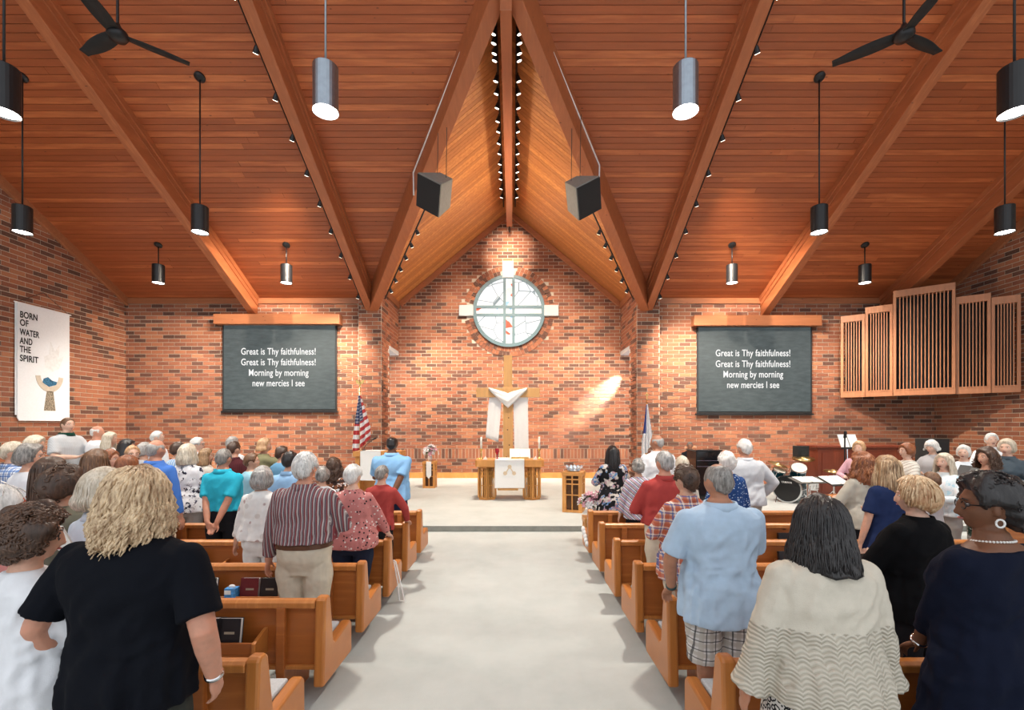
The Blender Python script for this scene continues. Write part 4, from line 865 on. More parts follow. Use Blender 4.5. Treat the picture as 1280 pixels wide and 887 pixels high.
music_stand(1044, 601, 7.8, .46, .3, 'music stand with white open sheets in front of the curly haired woman', 1.15, zb=.006)
music_stand(1060, 552, 9.2, .40, .2, 'tall music stand with white sheets near the organ console', .35)
mk = thing('microphone_stand', 'tall black microphone stand beside the white sheet music', 'microphone stand', (PX(1056, 8.9), 8.9, PLAT)); zt_ = PZ(545, 8.9)-PLAT
MB().tube([(0,0,.02), (0,0,zt_)], .014, 6, False).build('pole', M_BLACK, mk); MB().lathe((0,0,0), [(.14, 0), (.13, .02), (.02, .03)], 16).build('base', M_BLACK, mk); MB().tube([(0,0,zt_-.02), (0,-.02,zt_+.08)], .026, 8).build('head', M_BLACKM, mk)
cf = thing('choir_desk', 'orange wooden choir desk panel in front of the drums', 'desk', (PX(1050, 7.35), 7.38, .006), R(25))
MB().bx(-.28, .28, -.03, .03, 0, .78).build('front_panel', M_PEWE, cf, bevel=.01); MB().bx(-.30, .30, -.05, .22, .78, .82).build('shelf', M_PEWE, cf, bevel=.01)
for x in (-.26, .26): MB().bx(x-.02, x+.02, .03, .2, 0, .78).build('side_panel', M_PEWE, cf)
cp = thing('choir_pew', 'wooden choir pew end behind the woman with hoop earrings', 'pew', (5.25, 4.85, 0), R(0))
MB().prism([(0, .1), (.5, .1), (.55, .2), (.55, .55), (.2, .6), (.12, 1.0), (0, 1.0)], (-.04, .04), (0,0,0), (0,1,0), (0,0,1)).build('end_panel', M_PEWE, cp, bevel=.016)
MB().bx(.04, 2.0, .02, .08, .3, .95).build('back_panel', M_PEW, cp); MB().bx(.04, 2.0, .08, .5, .40, .44).build('seat', M_PEW, cp); MB().bx(1.9, 1.98, .05, .5, 0, .4).build('support', M_PEW, cp); MB().bx(.0, .06, .05, .5, 0, .12).build('support', M_PEW, cp)
# ------------------------------------------------------------------ people: cloth, skin and hair materials
def cloth(name, kind='solid', cols=((.5, .5, .5),), f=30.0, rough=.9, bmp=.22, wr=.12):
    if name in MATS: return MATS[name]
    m, nt, b = nodes(name); v = tex_map(nt); cs = [(*c, 1) if len(c) == 3 else c for c in cols]; s = sep(nt, v)
    fold = noise_n(nt, tex_map(nt, 'Object', (1, 1, .6)), 9, 3, .5)
    base = ramp(nt, noise_n(nt, v, 18, 3), [(.3, rgba(cs[0], .95)), (.7, rgba(cs[0], 1.05))])
    def band(val, freq, lo, hi, ph=0.0):
        fr = math_n(nt, 'FRACT', math_n(nt, 'ADD', math_n(nt, 'MULTIPLY', val, freq), ph+50.0))
        return math_n(nt, 'MULTIPLY', math_n(nt, 'GREATER_THAN', fr, lo), math_n(nt, 'LESS_THAN', fr, hi))
    if kind == 'stripes':
        base = mixc(nt, band(s[0], f, .0, .30), base, cs[1])
        if len(cs) > 2: base = mixc(nt, band(s[0], f, .45, .55), base, cs[2])
        if len(cs) > 3: base = mixc(nt, band(s[0], f, .70, .92), base, cs[3])
    elif kind == 'hstripes':
        wv = math_n(nt, 'ADD', s[2], math_n(nt, 'MULTIPLY', s[0], .9))
        for i, c in enumerate(cs[1:]): base = mixc(nt, band(wv, f, i*.27, i*.27+.15), base, c)
    elif kind == 'plaid':
        base = mixc(nt, math_n(nt, 'MULTIPLY', band(s[0], f, .0, .42), .75), base, cs[1]); base = mixc(nt, math_n(nt, 'MULTIPLY', band(s[2], f, .0, .42), .75), base, cs[1])
        if len(cs) > 2: base = mixc(nt, math_n(nt, 'MULTIPLY', band(s[0], f, .62, .74), .8), base, cs[2]); base = mixc(nt, math_n(nt, 'MULTIPLY', band(s[2], f, .62, .74), .8), base, cs[2])
        if len(cs) > 3: base = mixc(nt, math_n(nt, 'MULTIPLY', band(s[0], f, .84, .9), .9), base, cs[3]); base = mixc(nt, math_n(nt, 'MULTIPLY', band(s[2], f, .84, .9), .9), base, cs[3])
    elif kind == 'dots':
        vo = nt.nodes.new('ShaderNodeTexVoronoi'); vo.inputs['Scale'].default_value = f; nt.links.new(v, vo.inputs['Vector'])
        dc = ramp(nt, sep(nt, vo.outputs['Color'])[0], [(0, cs[1]), (.5, cs[-1])], 'CONSTANT')
        base = mixc(nt, ramp(nt, vo.outputs['Distance'], [(.24, (1,1,1,1)), (.30, (0,0,0,1))]), base, dc)
    elif kind == 'floral':
        vo = nt.nodes.new('ShaderNodeTexVoronoi'); vo.inputs['Scale'].default_value = f; vo.inputs['Detail'].default_value = 1.5
        dist = nt.nodes.new('ShaderNodeVectorMath'); dist.operation = 'ADD'; nz = nt.nodes.new('ShaderNodeTexNoise'); nz.inputs['Scale'].default_value = 30; nt.links.new(v, nz.inputs['Vector'])
        sc_ = nt.nodes.new('ShaderNodeVectorMath'); sc_.operation = 'SCALE'; sc_.inputs['Scale'].default_value = .05; nt.links.new(nz.outputs['Color'], sc_.inputs[0]); nt.links.new(v, dist.inputs[0]); nt.links.new(sc_.outputs[0], dist.inputs[1]); nt.links.new(dist.outputs[0], vo.inputs['Vector'])
        n = len(cs)-1; col = ramp(nt, sep(nt, vo.outputs['Color'])[0], [(i/n, c) for i, c in enumerate(cs[1:])], 'CONSTANT')
        base = mixc(nt, ramp(nt, noise_n(nt, v, f*.55, 2), [(.50, (0,0,0,1)), (.54, (1,1,1,1))]), base, col)
    elif kind == 'leopard':
        vo = nt.nodes.new('ShaderNodeTexVoronoi'); vo.inputs['Scale'].default_value = f; nt.links.new(v, vo.inputs['Vector'])
        base = mixc(nt, ramp(nt, vo.outputs['Distance'], [(.28, (0,0,0,1)), (.32, (1,1,1,1)), (.52, (1,1,1,1)), (.56, (0,0,0,1))]), base, cs[1])
    elif kind == 'yoke':                                  # coloured shoulders over a paler body
        base = mixc(nt, ramp(nt, s[2], [(1.30/2, (0,0,0,1)), (1.31/2, (1,1,1,1))]), base, cs[1])
    h = math_n(nt, 'ADD', math_n(nt, 'MULTIPLY', noise_n(nt, v, 240, 2), .12), math_n(nt, 'MULTIPLY', fold, wr*2))
    if kind == 'knit':
        ang = math_n(nt, 'ABSOLUTE', math_n(nt, 'SINE', math_n(nt, 'MULTIPLY', s[0], 62.0)))
        rw_ = math_n(nt, 'SINE', math_n(nt, 'MULTIPLY', math_n(nt, 'SUBTRACT', s[2], math_n(nt, 'MULTIPLY', ang, .012)), 330.0))
        low = math_n(nt, 'LESS_THAN', math_n(nt, 'ADD', s[2], math_n(nt, 'MULTIPLY', ang, .01)), 1.17)
        kn = math_n(nt, 'MULTIPLY', rw_, low); h = math_n(nt, 'ADD', h, math_n(nt, 'MULTIPLY', kn, .5))
        base = mixc(nt, math_n(nt, 'MULTIPLY', math_n(nt, 'MULTIPLY', math_n(nt, 'LESS_THAN', rw_, -.35), low), .55), base, cs[1])
    nt.links.new(base, b.inputs['Base Color']); b.inputs['Roughness'].default_value = rough; b.inputs['Specular IOR Level'].default_value = .12
    b.inputs['Sheen Weight'].default_value = .0
    bump(nt, b, h, bmp, .03); MATS[name] = m; return m
def skin(name, col):
    if name in MATS: return MATS[name]
    m, nt, b = nodes(name); v = tex_map(nt); f = noise_n(nt, v, 22, 4)
    c = ramp(nt, f, [(.3, rgba(col, .86)), (.5, (*col, 1)), (.72, (min(1, col[0]*1.1), col[1]*.98, col[2]*.94, 1))])
    nt.links.new(c, b.inputs['Base Color']); b.inputs['Roughness'].default_value = .5; b.inputs['Specular IOR Level'].default_value = .35
    bump(nt, b, noise_n(nt, v, 160, 2), .12, .004); MATS[name] = m; return m
SK = {'light': skin('skin_light', (.60, .34, .24)), 'pale': skin('skin_pale', (.66, .42, .32)), 'tan': skin('skin_tan', (.43, .20, .12)), 'brown': skin('skin_brown', (.17, .072, .038)), 'dark': skin('skin_dark', (.105, .043, .022)), 'ruddy': skin('skin_ruddy', (.56, .27, .18))}
def hairmat(name, a, c, rough=.42):
    if name in MATS: return MATS[name]
    m, nt, b = nodes(name); v = tex_map(nt, 'Object', (1, 1, .16)); f = noise_n(nt, v, 75, 3, .6); g = noise_n(nt, tex_map(nt), 9, 2)
    col = ramp(nt, math_n(nt, 'ADD', math_n(nt, 'MULTIPLY', f, .7), math_n(nt, 'MULTIPLY', g, .3)), [(.34, (*a, 1)), (.64, (*c, 1))])
    nt.links.new(col, b.inputs['Base Color']); b.inputs['Roughness'].default_value = rough; bump(nt, b, f, .6, .006); MATS[name] = m; return m
HR = {'black': hairmat('hair_black', (.006, .005, .006), (.022, .018, .018), .30), 'dbrown': hairmat('hair_dark_brown', (.022, .011, .007), (.085, .042, .024)), 'brown': hairmat('hair_brown', (.07, .033, .016), (.20, .10, .05)),
      'auburn': hairmat('hair_auburn', (.11, .032, .012), (.33, .11, .04)), 'blond': hairmat('hair_blond', (.30, .17, .08), (.66, .48, .30)), 'dblond': hairmat('hair_dark_blond', (.12, .065, .03), (.42, .26, .135)), 'strawb': hairmat('hair_strawberry', (.34, .15, .06), (.70, .46, .26)),
      'grey': hairmat('hair_grey', (.17, .16, .15), (.46, .45, .44)), 'white': hairmat('hair_white', (.48, .47, .45), (.80, .79, .77)), 'salt': hairmat('hair_salt_pepper', (.06, .055, .05), (.34, .32, .30)), 'gblond': hairmat('hair_grey_blond', (.36, .29, .20), (.70, .63, .52))}
HRS = {'black': hairmat('strand_black', (.008, .007, .008), (.035, .030, .030), .28), 'dbrown': hairmat('strand_dark_brown', (.03, .015, .010), (.13, .068, .040)), 'brown': hairmat('strand_brown', (.10, .05, .025), (.28, .15, .08)), 'auburn': hairmat('strand_auburn', (.16, .05, .018), (.45, .17, .065)), 'blond': hairmat('strand_blond', (.42, .26, .13), (.78, .62, .42)), 'dblond': hairmat('strand_dark_blond', (.24, .13, .06), (.84, .64, .41)), 'strawb': hairmat('strand_strawberry', (.40, .20, .08), (.80, .60, .38)),
       'grey': hairmat('strand_grey', (.20, .19, .18), (.58, .57, .56)), 'white': hairmat('strand_white', (.50, .49, .47), (.86, .85, .84)), 'salt': hairmat('strand_salt_pepper', (.05, .045, .04), (.48, .46, .44)), 'gblond': hairmat('strand_grey_blond', (.36, .29, .20), (.80, .74, .64))}
# ------------------------------------------------------------------ body building
HC = Vector((0, .012, 1.6075)); HW, HD, HH = .076, .097, .1125
def sstep(a, b_, x):
    t = max(0, min(1, (x-a)/(b_-a))); return t*t*(3-2*t)
def headpt(v, face=True):
    x, y, z = v; px, py, pz = x*HW, y*HD, z*HH
    lo = sstep(0.05, 1.0, -z)
    px *= 1-.30*lo; 
    if y < 0: py *= 1-.30*sstep(.25, 1, -z); py *= 1.03
    else:
        py += .012*lo*y                       # chin forward
        py *= 1-.05*sstep(.2, .9, y)*(1-lo)
    if face and y > .1:
        g = lambda cx, cz, sx, sz: math.exp(-((abs(px)-cx)/sx)**2-((pz-cz)/sz)**2)
        nz = max(0, 1-abs(pz+.018)/.045); prof = (.6+.5*max(0, min(1, (-.0-pz)/.03))) if -.042 < pz < .03 else 0
        py += .024*math.exp(-(px/.012)**2)*prof*sstep(0, .35, nz)
        py -= .012*g(.032, .006, .017, .013); py += .006*g(.028, .030, .03, .009); py += .005*math.exp(-(px/.022)**2-((pz+.058)/.009)**2); py -= .004*math.exp(-(px/.03)**2-((pz+.073)/.007)**2); py += .008*math.exp(-(px/.022)**2-((pz+.094)/.014)**2)
        py += .004*g(.045, -.025, .02, .02)
    return Vector((px, py, pz))
def head_into(b, M_, nu=44, nv=34):
    rings = []
    for i in range(nv+1):
        e = -math.pi/2+math.pi*(i+.15)/(nv+.3); rings.append([M_@headpt((math.cos(e)*math.sin(a), math.cos(e)*math.cos(a), math.sin(e))) for a in [2*math.pi*k/nu for k in range(nu)]])
    b.loft(rings)
    r3 = M_.to_3x3()
    for s_ in (-1, 1):
        b.ell(M_@Vector((s_*.077, -.008, -.004)), (.010, .020, .032), r3@Matrix.Rotation(s_*-.35, 3, 'Z'), 10, 7)
PROF_Z = [.78, .84, .92, 1.00, 1.08, 1.16, 1.26, 1.34, 1.395, 1.43, 1.46, 1.50]
PROF = {0: ([.13, .165, .172, .166, .160, .164, .180, .188, .180, .140, .080, .060], [.09, .118, .125, .120, .114, .114, .120, .114, .098, .080, .066, .060], [0, -.012, -.014, -.004, .006, .004, .0, -.006, -.012, -.014, -.010, .0]),
        1: ([.13, .174, .184, .172, .154, .152, .162, .166, .158, .122, .070, .053], [.09, .124, .130, .119, .107, .110, .124, .112, .092, .074, .058, .053], [0, -.014, -.016, -.004, .006, .010, .018, .006, -.008, -.012, -.008, .0])}
SHF = [1.0]
def prof_at(fem, z, g):
    hx, hy, cy = PROF[fem]; i = 0
    while i < len(PROF_Z)-2 and PROF_Z[i+1] < z: i += 1
    t = max(0, min(1, (z-PROF_Z[i])/(PROF_Z[i+1]-PROF_Z[i]))); L = lambda a: a[i]+(a[i+1]-a[i])*t
    wg = 1-.62*sstep(1.22, 1.45, z); k = 1+(g-1)*wg
    k *= 1+(SHF[0]-1)*1.1*sstep(1.10, 1.36, z)*(1-.5*sstep(1.41, 1.48, z))
    return L(hx)*k, L(hy)*(1+(g-1)*wg*1.15), L(cy)+(g-1)*.03*(1-sstep(1.2, 1.4, z))
def ring(hx, hy, cy, z, n=28, ex=2.35, fold=None):
    out = []
    for k in range(n):
        a = 2*math.pi*k/n; c, s_ = math.cos(a), math.sin(a)
        f_ = fold(c, s_, z) if fold else 0.0
        out.append(Vector(((hx+f_)*math.copysign(abs(c)**(2/ex), c), cy+(hy+f_)*math.copysign(abs(s_)**(2/ex), s_), z)))
    return out
def ik(S_, T_, l1, l2, pole):
    d = T_-S_; L = d.length; L2 = min(L, (l1+l2)*.999); T_ = S_+d.normalized()*L2; d = d.normalized()
    a = (l1*l1-l2*l2+L2*L2)/(2*L2); h = math.sqrt(max(0, l1*l1-a*a)); p = pole-d*pole.dot(d); p.normalize()
    return S_+d*a+p*h, T_
def hand_into(b, wrist, dirv, palm, side, curl=.5, spread=.12, k=1.0):
    """dirv: towards the fingers, palm: palm normal, side: +1 when the thumb lies on the dirv x palm side"""
    d = dirv.normalized(); p = (palm-d*palm.dot(d)).normalized(); s_ = d.cross(p)*side
    rm = Matrix((s_, p, d)).transposed()
    b.ell(wrist+d*.048*k, (.039*k, .016*k, .056*k), rm, 12, 8)
    for i, (o, L, r) in enumerate(((.028, .070, .0088), (.010, .078, .0092), (-.009, .073, .0088), (-.027, .058, .0078))):
        q = wrist+d*(.082 if i in (1, 2) else .076)*k+s_*o*k; pts = [q-d*.02*k, q]; c0 = 0; dd = d+s_*(o*spread/.028)
        for seg, fr in enumerate((.45, .32, .25)):
            c0 += curl*(.55, .8, .6)[seg]; q = q+(dd*math.cos(c0)+p*math.sin(c0)).normalized()*L*fr*k; pts.append(q.copy())
        b.tube(pts, [r*k*1.05, r*k*1.05, r*k, r*k*.94, r*k*.8], 8)
    q = wrist+d*.022*k+s_*.026*k; t1 = q+(s_*.75+d*.7+p*.25).normalized()*.036*k; t2 = t1+(s_*.35+d*.9+p*.35).normalized()*.030*k; t3 = t2+(s_*.1+d*.9+p*.5).normalized()*.024*k
    b.tube([q-s_*.012*k, q, t1, t2, t3], [.012*k, .0125*k, .011*k, .010*k, .008*k], 8)
VOX = {'far': (.0185, .022), 'mid': (.0125, .015), 'near': (.0075, .010), 'close': (.0065, .0095)}
def mods(o, vox, it=2, disp=0.0, scale=.1):
    r = o.modifiers.new('remesh', 'REMESH'); r.mode = 'VOXEL'; r.voxel_size = vox; r.use_smooth_shade = True
    if disp:
        tx = bpy.data.textures.get('folds%d' % int(scale*1000)) or bpy.data.textures.new('folds%d' % int(scale*1000), 'CLOUDS'); tx.noise_scale = scale; tx.noise_depth = 2
        dm = o.modifiers.new('folds', 'DISPLACE'); dm.texture = tx; dm.strength = disp; dm.mid_level = .5; dm.texture_coords = 'LOCAL'
    s_ = o.modifiers.new('smooth', 'SMOOTH'); s_.factor = .5; s_.iterations = it
# hair ---------------------------------------------------------------
def hairline(fa, style):
    """elevation (deg) where the hair ends at |azimuth| fa"""
    pts = {'short': ((0, 44), (35, 40), (55, 22), (68, -4), (80, 6), (108, 4), (122, -30), (180, -44)),
           'full': ((0, 40), (35, 34), (55, 12), (70, -22), (90, -26), (120, -36), (180, -46)),
           'fringe': ((0, 20), (35, 18), (55, 0), (70, -22), (90, -28), (120, -40), (180, -48))}[style]
    for (a, e), (b_, f_) in zip(pts, pts[1:]):
        if a <= fa <= b_: return e+(f_-e)*(fa-a)/(b_-a)
    return pts[-1][1]
def dirv(a, e): return Vector((math.cos(e)*math.sin(a), math.cos(e)*math.cos(a), math.sin(e)))
def build_hair(M_, style, lod, seed, o):
    rg = random.Random(seed); b = MB(); th = o.get('th', .014); nse = o.get('noise', .004); nsc = o.get('nsc', 22)
    hl = o.get('line', 'short' if style in ('short', 'ring', 'buzz', 'bun') else 'full'); bald = style == 'ring' or o.get('bald')
    nu, nv = (56, 40) if lod in ('near', 'close') else (36, 26)
    def thick(a, e):
        fa = abs(math.degrees(a)); ed = math.degrees(e); m = sstep(-4, 5, ed-hairline(fa, hl))
        if bald:
            top = o.get('top', 48)+12*sstep(100, 180, fa); m *= 1-sstep(top-14, top+14, ed); m *= sstep(46, 66, fa)
        vol = th*(1+o.get('vol', .35)*max(0, math.sin(e)))*(1+o.get('back', .3)*sstep(90, 170, fa)*(1-abs(math.sin(e))))
        return m, vol
    rings = []
    for i in range(nv+1):
        e = -math.pi/2*.75+(math.pi/2*1.75)*(i)/(nv+.25); rg_ = []
        for k in range(nu):
            a = -math.pi+2*math.pi*k/nu; m, vol = thick(a, e); p = headpt(dirv(a, e), False)
            nv_ = noise.noise(p*nsc+Vector((seed, 0, 0)))
            L = p.length; rg_.append(M_@(p*(1+(vol+nse*nv_*2)/L*m-.05*(1-m))))
        rings.append(rg_)
    b.loft(rings)
    length = o.get('len'); pathf = None
    if length:
        a0 = R(o.get('open', 68)); flare = o.get('flare', .02); wave = o.get('wave', 0.0)
        def path(a, t, lift=0.0, ph=0.0):
            """t 0..1 from scalp to tip"""
            e0, e1 = R(o.get('e0', 38)), R(o.get('e1', -4)); tt = .35
            if t < tt:
                e = e0+(e1-e0)*t/tt; p = headpt(dirv(a, e), False); q = p*(1+(th*1.35+lift)/p.length)
            else:
                p = headpt(dirv(a, e1), False); q = p*(1+(th*1.35+lift)/p.length); s_ = (t-tt)/(1-tt)
                ln = length*(1-.12*(1-sstep(60, 110, abs(math.degrees(a)))))
                ln *= 1-.05*abs(math.sin(a*5+seed)); q = q+Vector((0, 0, -(q.z+ln)*s_)); out = Vector((q.x, q.y, 0)).normalized()
                q = q+out*(flare*math.sin(s_*2.2)-o.get('curl', .0)*s_*s_+wave*math.sin(s_*11+ph))*(1 if True else 0)
            return q
        na = 40 if lod in ('near', 'close') else 24; nt_ = 18 if lod in ('near', 'close') else 11; outer = []; inner = []
        for i in range(nt_+1):
            t = i/nt_; ro = []; ri = []
            for k in range(na+1):
                a = a0+(2*math.pi-2*a0)*k/na; ph = 3*math.sin(a*3+seed); p = path(a, t, 0, ph); nn = noise.noise(Vector((a*6, t*1.5, seed)))*nse*1.6; out = Vector((p.x, p.y, 0)).normalized()
                ro.append(p+out*nn); ri.append(p-out*(.022 if t > .3 else .016))
            outer.append(ro); inner.append(ri)
        rr = [[M_@p for p in ro]+[M_@p for p in reversed(ri)] for ro, ri in zip(outer, inner)]; b.loft(rr)
        pathf = path
    if o.get('bun'):
        c = headpt(dirv(math.pi, R(18)), False)*1.25; b.ell(M_@c, (.042, .036, .038))
    nl = o.get('locks', 0); base = b; b = MB()
    if nl and lod not in ('near', 'close'): nl //= 4
    kink = o.get('kink', 0.0)
    for _ in range(nl):
        if pathf:
            a0 = R(o.get('open', 68)); a = rg.uniform(a0-.1, 2*math.pi-a0+.1); t0 = rg.uniform(0, .5); t1 = min(rg.uniform(.86, 1.0+o.get('rag', .10)), t0+rg.uniform(.45, 1.0)); ph = rg.uniform(0, 6); lf = rg.uniform(-.001, .008); da = rg.uniform(-.12, .12)
            pts = []
            for i in range(9):
                u = i/8; t = t0+(t1-t0)*u; p = pathf(a+da*u, t, lf*math.sin(u*math.pi), ph); pts.append(M_@(p+Vector((kink*math.sin(u*14+ph), kink*math.cos(u*14+ph), rg.uniform(-.002, .002)))))
            r = rg.uniform(.0025, .0055)*o.get('lockr', 1); b.tube(pts, [r*.5, r*.9, r, r, r, r*.9, r*.8, r*.6, r*.25], 4, False)
        else:
            a = rg.uniform(-math.pi, math.pi); e = R(rg.uniform(-45, 85)); m, vol = thick(a, e)
            if m < .5: continue
            p0 = headpt(dirv(a, e), False); n_ = p0.normalized(); rad = p0.length+vol
            if kink:
                c = n_*rad; u = n_.orthogonal().normalized(); u = Matrix.Rotation(rg.uniform(0, 6), 3, n_)@u; v = n_.cross(u); rr_ = kink*rg.uniform(.7, 1.3)
                pts = [M_@(c+u*math.cos(q*1.1)*rr_+v*math.sin(q*1.1)*rr_+n_*(.004*math.sin(q*2)+q*.0012-.004)) for q in range(7)]
                r = rr_*.36*o.get('lockr', 1); b.tube(pts, [r*.6, r, r, r, r, r, r*.5], 4, False)
            else:
                pts = []
                for i in range(6):
                    ee = e-i*R(5.5); m2, v2 = thick(a, ee)
                    if m2 < .4: break
                    pp = headpt(dirv(a+.02*i*math.sin(seed+a*2), ee), False); pts.append(M_@(pp.normalized()*(pp.length+v2+.002)))
                if len(pts) > 2: b.tube(pts, [.0035*o.get('lockr', 1)]*len(pts), 4, False)
    return base, b
NP = [0]
EYEW, EYED, LIPM = plain('eye_white', (.75, .73, .70), .25), plain('eye_dark', (.03, .018, .012), .2), plain('lip', (.42, .14, .12), .5)
M_SHOE = plain('black_shoe_leather', (.015, .014, .014), .4); M_SHOEW = plain('white_shoe', (.6, .6, .6), .6); M_BELT = plain('brown_leather_belt', (.10, .04, .018), .5)
POSES = {'down': ((.245, .03, .815), (.35, -1, 0)), 'front': ((.10, .27, 1.10), (1, -.6, -.4)), 'back': ((.055, -.19, .86), (1, -.6, 0)), 'pocket': ((.225, .03, .87), (.8, -1, 0)), 'low': ((.16, .30, .93), (1, -.5, 0)), 'mouth': ((.05, .20, 1.46), (1, .1, -.8)), 'side': ((.30, .12, .95), (1, -.6, 0))}
def person(label, px, py, d, yaw=0, hyaw=0, hpitch=0, htilt=0, fem=0, g=1.0, sk='light', hair=('short', 'grey', {}), top=None, bottom=None, arms=('down', 'down'), face=False, glasses=False, lod='far', base=0.0, shoes=None, hands=None, extra=None, group=None, curl=.5, sh=1.0):
    NP[0] += 1; seed = NP[0]; SHF[0] = sh; vb, vc = VOX[lod]
    zt = PZ(py, d)-base; hs = 1.735 if hair else 1.72; S = zt/hs; yr = R(yaw)
    W = Matrix.Translation((PX(px, d), d, base)) @ Matrix.Rotation(yr, 4, 'Z') @ Matrix.Diagonal((S, S, S, 1)); Wi = W.inverted()
    Rn = Matrix.Translation((0, 0, 1.49)) @ Matrix.Rotation(R(hyaw), 4, 'Z') @ Matrix.Rotation(R(-hpitch), 4, 'X') @ Matrix.Rotation(R(htilt), 4, 'Y') @ Matrix.Translation((0, 0, -1.49)); Mh = Rn @ Matrix.Translation(HC)
    # keep the crown at the wanted pixel when the head turns
    b = MB(); top = top or {}; bottom = bottom or {}
    b.loft([ring(*[q*.93 if i < 2 else q for i, q in enumerate(prof_at(fem, z, g))], z, 20) for z in [.81]+PROF_Z[1:]])
    b.tube([(0, -.012, 1.40), (0, -.004, 1.47), Rn@Vector((0, .002, 1.53)), Rn@Vector((0, .008, 1.58))], [.062, .056 if not fem else .049, .054 if not fem else .047, .055], 14)
    head_into(b, Mh, *((44, 34) if lod != 'far' else (28, 22)))
    sw = (.178, .158)[fem]*(1+(g-1)*.45)*sh; ar = (1.0, .88)[fem]*(1+(g-1)*.55); chains = []
    for si, s_ in enumerate((-1, 1)):
        pose = arms[si]; S0 = Vector((s_*(sw-.004), -.008, 1.366))
        if isinstance(pose, str): T_, pole = POSES[pose]; T_ = Vector((s_*T_[0], T_[1], T_[2])); pole = Vector((s_*pole[0], pole[1], pole[2]))
        else: T_ = Wi@Vector(pose[0]); pole = Vector((s_*pose[1][0], pose[1][1], pose[1][2]))
        if pose in ('down', 'pocket'): T_.x = s_*max(abs(T_.x), prof_at(fem, .9, g)[0]+top.get('loose', 0)+.095)
        if pose == 'back': T_.y = -prof_at(fem, .9, g)[1]-.07
        if pose in ('front', 'low'): T_.y = max(T_.y, prof_at(fem, 1.1, g)[1]+.14)
        E, T_ = ik(S0, T_, .295, .255, pole); chains.append((S0, E, T_, s_))
        b.tube([S0, S0.lerp(E, .5), E, E.lerp(T_, .35), T_], [.050*ar, .047*ar, .041*ar, .040*ar, .027*ar], 12)
        fd = (T_-E).normalized()
        hd = hands[si] if hands and hands[si] else None
        if hd: dv, pv, cl = Vector(hd[0]), Vector(hd[1]), hd[2]; dv = Matrix.Rotation(-yr, 3, 'Z')@dv; pv = Matrix.Rotation(-yr, 3, 'Z')@pv
        elif pose == 'back': dv, pv, cl = Vector((-s_*.45, -.1, -.9)), Vector((0, -1, 0)), .5
        elif pose in ('front', 'low'): dv, pv, cl = fd+Vector((-s_*.4, .2, .25)), Vector((-s_*.4, 0, 1)), .7
        elif pose == 'mouth': dv, pv, cl = Vector((-s_*.2, .1, 1)), Vector((0, -1, 0)), .7
        else: dv, pv, cl = fd, Vector((-s_, 0, 0)), curl
        sd = d_ = 1 if (dv.cross(pv)).dot(Vector((0, 1, 0)) if abs(dv.z) > .6 else (Vector((-s_, 0, 0)) if pv.z <= 0 else Vector((s_, 0, 0)))) > 0 else -1
        hand_into(b, T_, dv, pv, sd, cl, k=(1.0, .9)[fem]*(1 if lod != 'far' else 1.1))
    for s_ in (-1, 1):
        b.tube([(s_*.088*g, -.004, .88), (s_*.092*g, .002, .70), (s_*.094, .006, .47), (s_*.094, -.012, .30), (s_*.094, -.012, .08)], [.072*g, .070*g, .052, .050, .036], 12)
        b.ell((s_*.096, .045, .038), (.042, .115, .034), None, 12, 7)
    body = b.build('person', SK[sk], smooth=True); mods(body, vb, 1 if lod in ('near', 'close') else 1); body.matrix_world = W
    tag(body, label, 'person', group)
    # hair
    if hair:
        st_, hc, ho = hair; hb, ls = build_hair(Mh, st_, lod, seed, dict(ho)); hb = hb.build('hair', HR[hc], body, smooth=True)
        if ls.v: ls.build('hair_strands', HRS[hc], hb, smooth=True, kind='stuff')
    # upper garment
    nm = top.get('name', 'shirt'); e = top.get('e', .012); hem = top.get('hem', .86); sl = top.get('sleeve', .55); loose = top.get('loose', 0.0); neck = top.get('neck', 1.466)
    c = MB(); rings = []
    zs = sorted(set([hem]+[z for z in PROF_Z if hem+.02 < z < neck-.01]+[neck]))
    fold = None; nr = 28
    if lod != 'far':
        nr = 64; nz_ = int((neck-hem)/.02); zs = [hem+(neck-hem)*i/nz_ for i in range(nz_+1)]; amp = top.get('fold', 1.0)
        def fold(c_, s__, z):
            lowf = 1-sstep(hem, 1.36, z); mid_ = math.exp(-((z-1.06)/.14)**2)
            v1 = noise.noise(Vector((c_*3.6+seed, s__*3.6, z*1.6))); v2 = noise.noise(Vector((c_*1.5+seed*2, s__*1.5+z*3, z*15))); v3 = noise.noise(Vector((c_*2.6-z*7, s__*2.6, z*5+seed)))
            return amp*(.034*lowf*(.5-abs(v1)*1.6)+.020*mid_*(.5-abs(v2)*1.7)+.020*(.35-abs(v3)*1.3)*(1-.6*sstep(1.3, 1.45, z)))
    for z in zs:
        zz_ = max(z, .80); hx, hy, cy = prof_at(fem, zz_, g); fl = loose*(1-sstep(hem, 1.32, z)); 
        if z < .92: w0 = prof_at(fem, .92, g); hx, hy, cy = max(hx, w0[0]), max(hy, w0[1]), w0[2]
        if top.get('flare') and z < 1.02: k = (1.02-z)*top['flare']; hx += k; hy += k*.8
        ee = e*(1 if z < 1.4 else .75)
        rings.append(ring(hx+ee+fl, hy+ee+fl*.8, cy, z, nr, 2.35, fold))
    if top.get('scoop'):
        rings[-1] = [Vector((p.x, p.y, p.z)) for p in rings[-1]]
    c.loft(rings)
